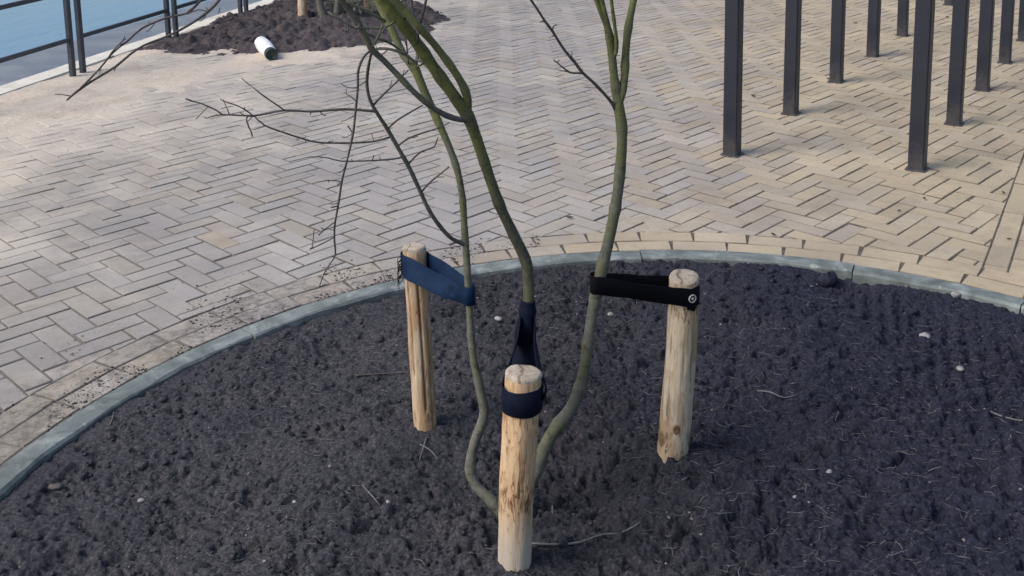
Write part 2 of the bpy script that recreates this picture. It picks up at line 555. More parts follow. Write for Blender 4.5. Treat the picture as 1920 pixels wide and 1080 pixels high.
a0 = R(-0.5)
U1 = (math.sin(a0 + math.pi / 4), math.cos(a0 + math.pi / 4)); U2 = (math.sin(a0 - math.pi / 4), math.cos(a0 - math.pi / 4))
BL, BW = 0.2015, 0.0812                  # length and width with half a joint all round
o_ = G(1256.5, 382.4)
ORG = (o_.x, o_.y)
XMIN, XMAX, YMIN, YMAX = -4.6, 8.5, -0.6, 15.5
for ti in range(-150, 190):
    for tj in range(-44, 60):
      for h in (0, 1):
        bx, by = ti * BW + tj * (BL + BW), ti * BW + tj * (BW - BL)
        if h == 0:
            c0 = (bx + BL / 2, by + BW / 2); u = U1
        else:
            c0 = (bx + BL + BW / 2, by + BW - BL / 2); u = U2
        x = ORG[0] + c0[0] * U1[0] + c0[1] * U2[0]; y = ORG[1] + c0[0] * U1[1] + c0[1] * U2[1]
        if not (XMIN < x < XMAX and YMIN < y < YMAX): continue
        if abs(x) > 1.5 + 0.62 * max(y, 0) + 0.5: continue
        j = 0.0016
        x += random.gauss(0, j) + 0.02 * float(vnoise(x * 0.5, y * 0.5, 3)); y += random.gauss(0, j) + 0.02 * float(vnoise(x * 0.5, y * 0.5, 4))
        p = rect((x, y), rot(u, random.gauss(0, 0.006)), BL - 0.0042 - abs(random.gauss(0, 0.0018)), BW - 0.0042 - abs(random.gauss(0, 0.0018)))
        p = out_circle(p, RING_OUT)
        if len(p) < 3: continue
        p = clip(p, (-LN.x, -LN.y), -(LN.x * LA.x + LN.y * LA.y) + 0.002)
        if len(p) < 3: continue
        p = clip(p, (QN.x, QN.y), QN.dot(QA) + COPING + 0.002)
        if len(p) < 3: continue
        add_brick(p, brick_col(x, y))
# running courses to the right of the line
for c in range(0, 42):
    for s in range(-24, 70):
        off = (c + 0.5) * BW
        al = (s + 0.5 * (c % 2) + 0.3) * BL
        x = LA.x + LN.x * off + LD.x * al; y = LA.y + LN.y * off + LD.y * al
        if abs(x) > 1.5 + 0.62 * max(y, 0) + 0.5 or y < YMIN or y > YMAX or x > XMAX: continue
        p = rect((x, y), rot((LD.x, LD.y), random.gauss(0, 0.005)), BL - 0.005, BW - 0.0045 - abs(random.gauss(0, 0.001)))
        p = out_circle(p, RING_OUT)
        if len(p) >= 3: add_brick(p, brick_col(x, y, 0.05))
# two rings of stretchers along the kerb
for r0, ph in ((RING1, 0.02), (RING2, 0.075)):
    rm = r0 + 0.0475
    n = round(2 * math.pi * rm / 0.2035)
    for i in range(n):
        a = 2 * math.pi * (i + ph * 5) / n
        c = (BED[0] + rm * math.cos(a), BED[1] + rm * math.sin(a))
        u = rot((-math.sin(a), math.cos(a)), random.gauss(0, 0.006))
        L = 2 * math.pi * rm / n - 0.0055 - abs(random.gauss(0, 0.003))
        p = rect((c[0] + random.gauss(0, .001), c[1] + random.gauss(0, .001)), u, L, 0.0885)
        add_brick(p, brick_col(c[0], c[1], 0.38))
me = bpy.data.meshes.new('brick_paving')
me.from_pydata(BV, [], BF)
me.materials.append(MB)
at = me.attributes.new('tint', 'FLOAT_COLOR', 'FACE')
at.data.foreach_set('color', np.array([(*c, 1) for c in BT], np.float32).ravel())
me.update()
o = bpy.data.objects.new('brick_pavement', me); COL.objects.link(o); o['kind'] = 'structure'

# the bed of sand under the bricks, out to the horizon
GV, GF = [], []
NS = 120
radii = [BED_R - 0.03, 2.2, 3, 4.5, 7, 11, 18, 40, 150, 900]
for i in range(NS):
    t0, t1 = 2 * math.pi * i / NS, 2 * math.pi * (i + 1) / NS
    for r0, r1 in zip(radii, radii[1:]):
        p = [(BED[0] + r * math.cos(t), BED[1] + r * math.sin(t)) for r, t in ((r0, t0), (r1, t0), (r1, t1), (r0, t1))]
        p = clip(p, (QN.x, QN.y), QN.dot(QA) + 0.05)
        if len(p) >= 3 and area(p) > 1e-5:
            b = len(GV); GV += [(a[0], a[1], -0.0034) for a in p]; GF.append(tuple(range(b, b + len(p))))
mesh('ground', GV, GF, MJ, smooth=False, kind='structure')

# ------------------------------------------------------------------ quay, stand-in ledge, canal
def strip(name, o0, o1, z0, z1, l0, l1, mat, step=2.0):
    """long box along the quay edge; o = offset to the land side"""
    V, F = [], []
    n = int((l1 - l0) / step)
    for i in range(n + 1):
        l = l0 + i * step
        for off, z in ((o0, z0), (o0, z1), (o1, z1), (o1, z0)):
            q = QA + QD * l + QN * off
            V.append((q.x, q.y, z))
    for i in range(n):
        for k in range(4):
            a, b = i * 4 + k, i * 4 + (k + 1) % 4
            F.append((a, b, b + 4, a + 4))
    return mesh(name, V, F, mat, smooth=False, kind='structure')
strip('quay_edge', 0.0, COPING, -1.6, 0.012, -30, 60, MQUAY)
strip('standin_ledge', -2.32, -0.001, -1.6, -0.5, -30, 60, MLEDGE)  # ledge added to stand in for the dark band beside the quay
V = []
for l, off in ((-60, -2.2), (300, -2.2), (300, -260), (-60, -260)):
    q = QA + QD * l + QN * off
    V.append((q.x, q.y, -0.6))
mesh('canal_water', V, [(0, 1, 2, 3)], make_water(), smooth=False, kind='structure')

# ------------------------------------------------------------------ sand drifted over the paving by the quay
sp = 0.03
xs = np.arange(-4.2, 1.4, sp); ys = np.arange(3.2, 12.5, sp)
X, Y = np.meshgrid(xs, ys)
dq = (X - QA.x) * QN.x + (Y - QA.y) * QN.y
d2 = np.hypot(X + 2.0, Y - 8.95) - 1.45
mask = np.maximum(1 - sstep(0.35, 1.9, dq), 0.75 * (1 - sstep(0.1, 1.0, d2)) * (1 - sstep(-1.3, -0.4, X)))
mask = np.maximum(mask, 0.55 * (1 - sstep(9.6, 10.6, 20 - Y)) * 0 )
Z = -0.012 + 0.018 * mask + 0.016 * np.clip(mask * 2.2, 0, 1) * fbm(X * 2.3, Y * 2.3, 21, 5) + 0.006 * fbm(X * 11, Y * 11, 29, 3)
ny, nx = X.shape
idx = np.arange(nx * ny).reshape(ny, nx)
Q = np.stack([idx[:-1, :-1], idx[:-1, 1:], idx[1:, 1:], idx[1:, :-1]], -1).reshape(-1, 4)
ok = (dq > 0.02) & (Z > -0.013)
keep = ok.ravel()[Q].all(1) & ((Z.ravel()[Q] > -0.005).any(1))
fastmesh('drifted_sand', np.stack([X.ravel(), Y.ravel(), Z.ravel()], 1), Q[keep], MSAND, 'structure')

# ------------------------------------------------------------------ kerb ring of the tree bed
KW = 0.074
def kerb():
    V, F = [], []
    cuts = sorted([math.degrees(math.atan2(y - BED[1], x - BED[0])) for x, y in ((0.458, 3.642), (1.187, 3.504), (-0.843, 3.089))])
    angs = cuts[:] ;  a = cuts[-1]
    while a + 27 < cuts[0] + 360 - 14:
        a += 27; angs.append(a)
    angs = angs + [angs[0] + 360]
    for s in range(len(angs) - 1):
        g = 0.07
        t0, t1 = angs[s] + g, angs[s + 1] - g
        n = max(4, int((t1 - t0) / 2))
        dr, dz = random.gauss(0, 0.0025), random.gauss(0.004, 0.0015)
        prof = [(BED_R - KW, -0.16), (BED_R - KW, -0.006), (BED_R - KW + 0.006, 0.0), (BED_R - 0.005, 0.0), (BED_R - 0.0005, -0.005), (BED_R - 0.0005, -0.16)]
        b = len(V)
        for i in range(n + 1):
            t = R(t0 + (t1 - t0) * i / n)
            for k, (r, z) in enumerate(prof):
                w = 0.0022 * random.uniform(-1, 1) if k in (1, 2) else 0
                V.append((BED[0] + (r + dr + w) * math.cos(t), BED[1] + (r + dr + w) * math.sin(t), z + dz + (w if z > -0.1 else 0)))
        m_ = len(prof)
        for i in range(n):
            for k in range(m_ - 1):
                a_ = b + i * m_ + k
                F.append((a_, a_ + m_, a_ + m_ + 1, a_ + 1))
        F.append(tuple(b + k for k in range(m_))); F.append(tuple(b + n * m_ + k for k in reversed(range(m_))))
    return mesh('kerb', V, F, MKERB, smooth=False, kind='structure')
kerb()

# ------------------------------------------------------------------ soil of the bed
def hs(x, y):
    """smooth lie of the soil"""
    x = np.asarray(x, float); y = np.asarray(y, float)
    d = np.hypot(x - BED[0], y - BED[1])
    h = -0.030 + 0.026 * (1 - sstep(0.7, 1.6, d))
    h = h + 0.014 * sstep(1.40, 1.66, d)
    h = h + 0.040 * fbm(x * 2.1 + 4, y * 2.1, 5, 3)
    h = h - 0.062 * np.exp(-((x - 0.14) ** 2 + (y - 2.30) ** 2) / 0.022) - 0.022 * np.exp(-((x + 0.16) ** 2 + (y - 2.28) ** 2) / 0.012)
    h = h + 0.042 * np.exp(-((x - 0.46) ** 2 + (y - 2.17) ** 2) / 0.030) + 0.022 * np.exp(-((x + 0.42) ** 2 + (y - 2.2) ** 2) / 0.03)
    for sx_, sy_, a_ in ((0.39, 2.35, 0.022), (-0.25, 2.49, 0.012), (0.0, 1.96, 0.016), (0.6, 2.25, 0.012)):
        h = h + a_ * np.exp(-((x - sx_) ** 2 + (y - sy_) ** 2) / 0.014)
    # hollows under the kerb at the right
    h = h - 0.030 * np.exp(-((x - 1.16) ** 2 / 0.014 + (y - 3.42) ** 2 / 0.006))
    return h

FEET = []
for px_, py_ in ((968, 1066), (1263, 856), (800, 805)):
    z_ = 0.0
    for k in range(8):
        g_ = G(px_, py_, z_)
        z_ = float(hs(np.array([g_.x]), np.array([g_.y]))[0])
    FEET.append((g_.x, g_.y + 0.02))
def soil_grid(x0, x1, y0, y1, sp, rmax, stamps):
    xs = np.arange(x0, x1, sp); ys = np.arange(y0, y1, sp)
    X, Y = np.meshgrid(xs, ys)
    Z = hs(X, Y)
    ny, nx = X.shape
    if stamps:
        rough = 0.62 + 0.7 * np.clip(fbm(X * 1.5, Y * 1.5, 61, 3) + 0.1, -0.3, 0.6)
        flat = sstep(0.35, -0.75, X + 0.5 * fbm(X * 1.3, Y * 1.3, 67, 2))      # trodden smoother at the left
        rough = rough * (1 - 0.42 * flat) * (1 - 0.48 * sstep(2.7, 3.5, Y))
        for qx, qy in ((0.39, 2.36), (-0.245, 2.50), (-0.01, 1.97)):
            rough = rough * (1 - 0.9 * np.exp(-((X - qx) ** 2 + (Y - qy) ** 2) / 0.0034))
        Z = Z + rough * (0.019 * fbm(X * 9, Y * 12, 31, 4, 0.55) + 0.0150 * fbm(X * 30, Y * 44, 37, 4, 0.68))
        # firmed soil at the foot of each stake
        for qx, qy in FEET:
            w = np.exp(-(((X - qx) ** 2 + (Y - qy) ** 2) / 0.058 ** 2) ** 2)
            Z = Z * (1 - w) + w * (float(hs(np.array([qx]), np.array([qy]))[0]) + 0.002 + 0.010 * fbm(X * 34, Y * 44, 37, 3, 0.65))
        # rake marks at the far right
        Z = Z + 0.010 * sstep(0.95, 1.3, X) * np.sin((X * 0.93 - Y * 0.35) * 130 + 3 * fbm(X * 3, Y * 3, 171, 2)) * np.clip(0.6 + fbm(X * 5, Y * 5, 173, 2), 0, 1)
        edge = sstep(1.50, 1.68, np.hypot(X - BED[0], Y - BED[1]))
        Z = Z * (1 - edge) + edge * (-0.011 + 0.30 * (Z + 0.02)) - 0.028 * np.exp(-((X - 1.13) ** 2 / 0.010 + (Y - 3.44) ** 2 / 0.006))
        rr0 = np.hypot(X - BED[0], Y - BED[1])
        Z = np.where(rr0 > 1.6, np.minimum(Z, -0.007 + 0.05 * np.maximum(0, 1.70 - rr0)), Z)
        pit = fbm(X * 17, Y * 23, 141, 3, 0.55)
        Z = Z - 0.022 * sstep(0.17, 0.38, pit) * np.minimum(rough * 1.6, 1)
        Z = Z - 0.011 * np.minimum(rough * 1.6, 1) * sstep(0.18, 0.36, fbm(X * 41, Y * 55, 151, 3, 0.6))
        Z = Z - 0.012 * rough * np.clip(np.abs(fbm(X * 22, Y * 30, 41, 3)) * -4 + 0.5, 0, 1)
        pxw = RNG.uniform(x0, x1, stamps); pyw = RNG.uniform(y0, y1, stamps)
        dens = fbm(pxw * 2.2, pyw * 2.2, 51, 3)
        pr = 0.0050 * (1 - RNG.random(stamps)) ** -0.36
        pr = np.minimum(pr, 0.022) * (1 + 0.5 * np.clip(dens, -.5, .5))
        asp = RNG.uniform(0.4, 0.9, stamps); th = RNG.normal(0.1, 0.7, stamps); hh = RNG.uniform(0.5, 1.05, stamps)
        hh = hh * (1 - 0.4 * sstep(2.7, 3.5, pyw))
        sink = RNG.uniform(0.15, 0.85, stamps) + 0.75 * sstep(0.3, -0.8, pxw)
        for k in np.argsort(-pr):
            r = pr[k]
            i0, i1 = int((pxw[k] - r - x0) / sp), int((pxw[k] + r - x0) / sp) + 2
            j0, j1 = int((pyw[k] - r - y0) / sp), int((pyw[k] + r - y0) / sp) + 2
            i0, j0 = max(i0, 0), max(j0, 0); i1, j1 = min(i1, nx), min(j1, ny)
            if i1 - i0 < 1 or j1 - j0 < 1: continue
            dx = xs[i0:i1][None] - pxw[k]; dy = ys[j0:j1][:, None] - pyw[k]
            c_, s_ = math.cos(th[k]), math.sin(th[k])
            u = (dx * c_ + dy * s_) / r; v = (-dx * s_ + dy * c_) / (r * asp[k])
            q = 1 - u * u - v * v
            base = Z[min(max(int((pyw[k] - y0) / sp), 0), ny - 1), min(max(int((pxw[k] - x0) / sp), 0), nx - 1)]
            hgt = base + np.sqrt(np.clip(q, 0, 1)) * r * hh[k] - r * sink[k] * 0.6
            blk = Z[j0:j1, i0:i1]
            np.copyto(blk, np.where(q > 0, np.maximum(blk, hgt + 0.0012 * (RNG.random(q.shape) - 0.5)), blk))
        Z = Z + 0.0030 * (RNG.random(Z.shape) - 0.5) * (1 - 0.5 * flat)
    rr = np.hypot(X - BED[0], Y - BED[1])
    idx = np.arange(nx * ny).reshape(ny, nx)
    Q = np.stack([idx[:-1, :-1], idx[:-1, 1:], idx[1:, 1:], idx[1:, :-1]], -1).reshape(-1, 4)
    keep = (rr.ravel()[Q] < rmax).all(1)
    return np.stack([X.ravel(), Y.ravel(), Z.ravel()], 1), Q[keep]
V1, Q1 = soil_grid(-1.40, 2.26, 1.66, 3.74, 0.0040, 1.745, 52000)
V2, Q2 = soil_grid(-1.40, 2.30, 0.05, 1.70, 0.02, 1.745, 0)
V2 = V2.copy(); V2[:, 2] -= np.where(V2[:, 1] > 1.64, 0.03, 0)
fastmesh('soil', np.concatenate([V1, V2]), np.concatenate([Q1, Q2 + len(V1)]), MSOIL, 'structure')

# crumbs of soil with undersides, one object
ICO = np.array([(0, 0, 1), (0.894, 0, 0.447), (0.276, 0.851, 0.447), (-0.724, 0.526, 0.447), (-0.724, -0.526, 0.447), (0.276, -0.851, 0.447),
                (0.724, 0.526, -0.447), (-0.276, 0.851, -0.447), (-0.894, 0, -0.447), (-0.276, -0.851, -0.447), (0.724, -0.526, -0.447), (0, 0, -1)])
ICF = np.array([(0, 1, 2), (0, 2, 3), (0, 3, 4), (0, 4, 5), (0, 5, 1), (1, 6, 2), (2, 7, 3), (3, 8, 4), (4, 9, 5), (5, 10, 1),
                (6, 7, 2), (7, 8, 3), (8, 9, 4), (9, 10, 5), (10, 6, 1), (11, 7, 6), (11, 8, 7), (11, 9, 8), (11, 10, 9), (11, 6, 10)])
def lumps(name, xs, ys, zs, rs, mat, flat=0.7):
    n = len(xs)
    v = ICO[None] * (1 + 0.85 * (RNG.random((n, 12, 1)) - 0.5))
    sc = np.stack([RNG.uniform(0.7, 1.3, n), RNG.uniform(0.6, 1.1, n), flat * RNG.uniform(0.7, 1.2, n)], 1)
    v = v * sc[:, None] * rs[:, None, None]
    t = RNG.uniform(0, 6.28, n)
    c_, s_ = np.cos(t)[:, None], np.sin(t)[:, None]
    x = v[..., 0] * c_ - v[..., 1] * s_; y = v[..., 0] * s_ + v[..., 1] * c_
    VV = np.stack([x + xs[:, None], y + ys[:, None], v[..., 2] + zs[:, None]], -1).reshape(-1, 3)
    FF = (ICF[None] + 12 * np.arange(n)[:, None, None]).reshape(-1, 3)
    return fastmesh(name, VV, FF, mat, 'stuff', smooth=True)
def soil_z(x, y):
    i = np.clip(((x + 1.40) / 0.0040).astype(int), 0, len(np.arange(-1.40, 2.26, 0.0040)) - 1)
    j = np.clip(((y - 1.66) / 0.0040).astype(int), 0, len(np.arange(1.66, 3.74, 0.0040)) - 1)
    return V1[j * len(np.arange(-1.40, 2.26, 0.0040)) + i, 2]
n = 16000
cx = RNG.uniform(-1.4, 2.25, n); cy = RNG.uniform(1.68, 3.7, n)
ok = np.hypot(cx - BED[0], cy - BED[1]) < 1.69
ok &= (fbm(cx * 3, cy * 3, 71, 3) + 0.35 * RNG.random(n)) > 0.02
cx, cy = cx[ok], cy[ok]
cr = np.minimum(0.0020 * (1 - RNG.random(len(cx))) ** -0.42, 0.009)
lumps('soil_crumbs', cx, cy, soil_z(cx, cy) + 0.15 * cr, cr, MSOIL, 0.75)
# bigger clods, most of them by the kerb
n = 420
t = RNG.uniform(0, 2 * math.pi, n); dd = 1.69 - np.abs(RNG.normal(0, 0.22, n))
cx = BED[0] + dd * np.cos(t); cy = BED[1] + dd * np.sin(t)
ok = (cy > 1.7) & (cx > -1.38) & (cx < 2.24); cx, cy = cx[ok], cy[ok]
cr = np.minimum(0.006 * (1 - RNG.random(len(cx))) ** -0.4, 0.02)
lumps('soil_crumbs', cx, cy, soil_z(cx, cy) + 0.1 * cr, cr, MSOIL, 0.7)
# pale grit and bits of bark mixed through it
n = 1500
cx = RNG.uniform(-1.38, 2.23, n); cy = RNG.uniform(1.70, 3.65, n)
ok = (np.hypot(cx - BED[0], cy - BED[1]) < 1.68) & (fbm(cx * 2.5, cy * 2.5, 181, 2) + 0.3 * RNG.random(n) > 0.05)
cx, cy = cx[ok], cy[ok]
cr = np.minimum(0.0011 * (1 - RNG.random(len(cx))) ** -0.45, 0.005)
lumps('pale_grit', cx, cy, soil_z(cx, cy) + 0.5 * cr, cr, MGRIT, 0.6)
# soil spilled on the bricks by the kerb at the left
n = 9000
t = R(1) * RNG.uniform(88, 182, n); dd = np.abs(RNG.normal(0, 0.15, n)) + 0.005
cx = BED[0] + (BED_R + dd) * np.cos(t); cy = BED[1] + (BED_R + dd) * np.sin(t)
ok = (fbm(cx * 5, cy * 5, 91, 4) + 0.16 * np.exp(-dd / 0.08) - 0.05) * sstep(0.6, -0.5, cx + 0.0) > 0.10
cx, cy = cx[ok], cy[ok]
cr = np.minimum(0.0010 * (1 - RNG.random(len(cx))) ** -0.5, 0.0045)
lumps('spilled_soil', cx, cy, 0.2 * cr, cr, MCRUMB, 0.5)

# ------------------------------------------------------------------ tubes
def catmull(pts, rads, step):
    out, ro = [], []
    n = len(pts)
    for i in range(n - 1):
        p0, p1, p2, p3 = pts[max(i - 1, 0)], pts[i], pts[i + 1], pts[min(i + 2, n - 1)]
        k = max(2, int((p2 - p1).length / step))
        for j in range(k):
            t = j / k
            a = 2 * p1; b = p2 - p0; c = 2 * p0 - 5 * p1 + 4 * p2 - p3; d = -p0 + 3 * p1 - 3 * p2 + p3
            out.append(0.5 * (a + b * t + c * t * t + d * t ** 3)); ro.append(rads[i] + (rads[i + 1] - rads[i]) * t)
    out.append(pts[-1]); ro.append(rads[-1])
    return out, ro

class Tubes:
    def __init__(s): s.V, s.F = [], []
    def add(s, pts, rads, seg=8, step=0.012, node=0.05, jit=0.03, wob=0.0):
        pts = [Vector(p) for p in pts]
        c, r = catmull(pts, rads, step)
        n = len(c)
        # buds and leaf scars thicken the twig at its nodes
        L = 0; nxt = random.uniform(0.4, 1.2) * node
        rr = list(r)
        for i in range(1, n):
            L += (c[i] - c[i - 1]).length
            if node and L > nxt:
                f = random.uniform(1.04, 1.22)
                rr[i] *= f
                if i + 1 < n: rr[i + 1] *= 1 + (f - 1) * 0.4
                rr[i - 1] *= 1 + (f - 1) * 0.4
                nxt = L + node * random.uniform(0.6, 1.5)
        t = (c[1] - c[0]).normalized()
        nrm = t.orthogonal().normalized()
        b = len(s.V)
        for i in range(n):
            t2 = (c[min(i + 1, n - 1)] - c[max(i - 1, 0)])
            if t2.length > 1e-9: t2.normalize()
            else: t2 = t
            nrm = (nrm - t2 * nrm.dot(t2)).normalized()
            bi = t2.cross(nrm); t = t2
            wv = Vector((random.uniform(-1, 1), random.uniform(-1, 1), random.uniform(-1, 1))) * wob * rr[i]
            for k in range(seg):
                a = 2 * math.pi * k / seg
                s.V.append(c[i] + wv + (nrm * math.cos(a) + bi * math.sin(a)) * rr[i] * (1 + random.uniform(-jit, jit)))
        for i in range(n - 1):
            for k in range(seg):
                k2 = (k + 1) % seg
                s.F.append((b + i * seg + k, b + i * seg + k2, b + (i + 1) * seg + k2, b + (i + 1) * seg + k))
        s.F.append(tuple(b + k for k in reversed(range(seg))))
        s.F.append(tuple(b + (n - 1) * seg + k for k in range(seg)))
        return c, r
    def build(s, name, mat, parent=None, kind=None):
        return mesh(name, s.V, s.F, mat, parent, kind=kind)

# fibres and straws in the soil
T = Tubes()
for k in range(6000):
    x, y = random.uniform(-1.35, 2.2), random.uniform(1.75, 3.62)
    if math.hypot(x - BED[0], y - BED[1]) > 1.66: continue
    if float(fbm(np.array([x * 1.8]), np.array([y * 1.8]), 81, 2)[0]) < -0.25 + 0.30 * (x < -0.2): continue
    L = random.uniform(0.010, 0.042); a = random.choice((0, math.pi)) + random.gauss(0, 0.6)
    z = float(soil_z(np.array([x]), np.array([y]))[0])
    pts = []
    cur = Vector((x, y, z + 0.002))
    for j in range(4):
        pts.append(cur.copy())
        a += random.gauss(0, 0.35)
        cur = cur + Vector((math.cos(a), math.sin(a), random.gauss(0.02, 0.12))) * L / 3
        zz = float(soil_z(np.array([cur.x]), np.array([cur.y]))[0])
        cur.z = max(cur.z, zz + 0.001) if j < 3 else zz
    r = random.choice((0.0004, 0.0005, 0.0006, 0.0009))
    T.add(pts, [r, r, r * 0.9, r * 0.5], 3, 0.02, 0, 0)
T.build('root_fibres', MFIB, kind='stuff')

# ------------------------------------------------------------------ wooden stakes
def hit(px, py):
    z = 0.0
    for k in range(8):
        g = G(px, py, z)
        z = float(hs(np.array([g.x]), np.array([g.y]))[0])
    return Vector((g.x, g.y, z))

MEND = make_endgrain()
def stake(name, label, base_px, top_px, wbase, wtop, mat, seed, groove=None, lean_y=0.0, chip=0.0, base=None, group='wooden stakes round the young tree', round_top=0.3):
    rg = random.Random(seed)
    b = base or hit(*base_px)
    if not base:
        b.y += 0.022          # the pixel shows the front of the foot, not its axis
        b.x += 0.022 * (base_px[0] - 960) / FPX
    tpt = P(top_px[0], top_px[1], b.y + lean_y)
    t = thing(name, label, 'stake', b, group)
    rb, rt = rad(b, wbase), rad(tpt, wtop)
    H = (tpt - b).length
    ax = tpt - b
    seg, rings = 72, 60
    V, F = [], []
    zs = [-0.14 + (H + 0.14) * i / (rings - 1) for i in range(rings)]
    ph = [rg.uniform(0, 6.28) for _ in range(6)]
    def R_(a, z):
        f = z / H
        r = rb + (rt - rb) * max(0, f)
        r *= 1 + 0.035 * math.cos(2 * a + ph[0]) + 0.025 * math.cos(3 * a + ph[1] + z * 4) + 0.006 * math.cos(7 * a + ph[2] + 3 * math.sin(z * 9 + ph[3])) + 0.012 * math.sin(z * 34 + ph[4] + 2 * math.cos(a + ph[5]))
        r *= 1 + 0.03 * float(vnoise(np.array([a * 2.2 + seed * 7]), np.array([z * 26]), seed)[0]) + 0.035 * float(vnoise(np.array([a * 5.5 + seed]), np.array([z * 9]), seed + 3)[0])
        if groove:
            for ga, gw, gd, g0, g1 in groove:
                if g0 < z < g1:
                    d = (a - ga - 0.08 * math.sin(z * 11) + math.pi) % (2 * math.pi) - math.pi
                    r *= 1 - gd * math.exp(-(d / gw) ** 2)
        return r
    for i, z in enumerate(zs):
        c = Vector(b) * 0 + ax * (z / H)
        bend = 0.004 * math.sin(z * 7 + ph[3])
        for k in range(seg):
            a = 2 * math.pi * k / seg
            r = R_(a, z)
            V.append(c + Vector((r * math.cos(a) + bend, r * math.sin(a), 0)))
    for i in range(rings - 1):
        for k in range(seg):
            k2 = (k + 1) % seg
            F.append((i * seg + k, i * seg + k2, (i + 1) * seg + k2, (i + 1) * seg + k))
    body = mesh('shaft', [v + b for v in V], F, mat, t)
    # sawn end with a worn edge
    V2, F2 = [], []
    prof = [(1.0, 0.0), (0.985, 0.0025), (0.94, 0.0048), (0.86, 0.0062), (0.55, 0.0066 + 0.001 * rg.random()), (0.2, 0.007)]
    prof = [(f, h * (1 + round_top)) for f, h in prof]
    c = ax.copy()
    for f, h in prof:
        for k in range(seg):
            a = 2 * math.pi * k / seg
            r = R_(a, H) * f
            dz = 0.0006 * math.sin(5 * a + ph[1]) * f + 0.003 * math.cos(a + ph[2]) * f
            if f > 0.99: dz = 0
            V2.append(c + Vector((r * math.cos(a) + 0.004 * math.sin(H * 7 + ph[3]), r * math.sin(a), h + dz)))
    V2.append(c + Vector((0.004 * math.sin(H * 7 + ph[3]), 0, 0.007 * (1 + round_top))))
    m_ = len(prof)
    for i in range(m_ - 1):
        for k in range(seg):
            k2 = (k + 1) % seg
            F2.append((i * seg + k, i * seg + k2, (i + 1) * seg + k2, (i + 1) * seg + k))
    for k in range(seg):
        F2.append(((m_ - 1) * seg + k, (m_ - 1) * seg + (k + 1) % seg, m_ * seg))
    mesh('sawn_top', [v + b for v in V2], F2, MEND, t)
    return t, b, tpt, rb, rt

W1 = make_wood('peeled_wood_honey', (0.56, 0.40, 0.245), (0.335, 0.235, 0.145), (0.105, 0.052, 0.024), [(0.18, 0.075, 0.72), (0.36, 0.08, 0.45)], 0.85)
W2 = make_wood('peeled_wood_pale', (0.50, 0.43, 0.325), (0.335, 0.275, 0.195), (0.115, 0.075, 0.045), [(0.05, 0.055, 0.9), (0.40, 0.09, 0.62)])
W3 = make_wood('peeled_wood_split', (0.49, 0.385, 0.27), (0.325, 0.24, 0.155), (0.13, 0.072, 0.036), [(0.43, 0.06, 0.5), (0.36, 0.07, 0.45), (0.02, 0.03, 0.4)])
st1 = stake('wooden_stake', 'honey coloured peeled stake standing nearest, with torn brown bark patch', (968, 1066), (980, 703), 62, 69, W1, 3, lean_y=-0.005)
st2 = stake('wooden_stake', 'pale peeled stake at the right with one dark knot near its foot', (1263, 856), (1281, 522), 60, 58, W2, 5, lean_y=0.02)
st3 = stake('wooden_stake', 'thin split stake farthest back at left, long groove down its face', (800, 805), (774, 466), 42, 44, W3, 8, groove=[(-1.3, 0.085, 0.42, 0.05, 0.44), (-0.65, 0.07, 0.25, 0.0, 0.30), (-2.2, 0.08, 0.2, 0.15, 0.5)], lean_y=0.03)
# knot on the right stake
def knot(st, px, py, rpx):
    t, b, tp, rb, rt = st
    f = 0.12
    p = P(px, py, b.y - rb * 0.955)
    V, F = [], []
    rr = rad(p, rpx)
    for i, (q, h) in enumerate(((1.0, -0.004), (0.85, 0.0015), (0.6, 0.003), (0.35, 0.0012), (0.0, 0.0005))):
        for k in range(14):
            a = 2 * math.pi * k / 14
            V.append(p + Vector((rr * 0.8 * q * math.cos(a), -h + 0.5 * rr * (q * math.cos(a)) ** 2 * 0.35, rr * 1.25 * q * math.sin(a))))
    for i in range(4):
        for k in range(14):
            F.append((i * 14 + k, i * 14 + (k + 1) % 14, (i + 1) * 14 + (k + 1) % 14, (i + 1) * 14 + k))
    mesh('knot', V, F, MKNOT, t)
MKNOT = make_plain('knot_wood', (0.10, 0.055, 0.028), (0.22, 0.13, 0.07), 160, 0.8)
knot(st2, 1268, 806, 18)

# ------------------------------------------------------------------ young tree
MSTEM = make_bark('stem_bark', (0.068, 0.070, 0.062), (0.150, 0.152, 0.132), (0.100, 0.108, 0.040), 0.50, 1.15, 0.9)
MPALE = make_bark('pale_twig_bark', (0.115, 0.112, 0.100), (0.215, 0.210, 0.190), (0.15, 0.155, 0.085), 0.7, 1.6, 0.5)
MSTEM2 = make_bark('stem_bark_dark', (0.038, 0.038, 0.032), (0.080, 0.080, 0.064), (0.095, 0.106, 0.032), 0.70, 1.15, 0.95)
MBRANCH = make_bark('branch_bark', (0.062, 0.060, 0.056), (0.125, 0.120, 0.112), (0.10, 0.105, 0.06), 0.7, 1.5, 0.25)
MTWIG = make_bark('twig_bark', (0.058, 0.050, 0.050), (0.110, 0.096, 0.094), (0.09, 0.085, 0.06), 0.9, 2.2, 0.15)

def line(L):
    """[(px, py, Y, thickness px)] -> points, radii"""
    p = [P(a[0], a[1], a[2]) for a in L]
    return p, [rad(q, a[3]) for q, a in zip(p, L)]

tb = hit(940, 938)
tree = thing('young_tree', 'bare young tree with three greenish stems tied to the stakes', 'tree', tb)

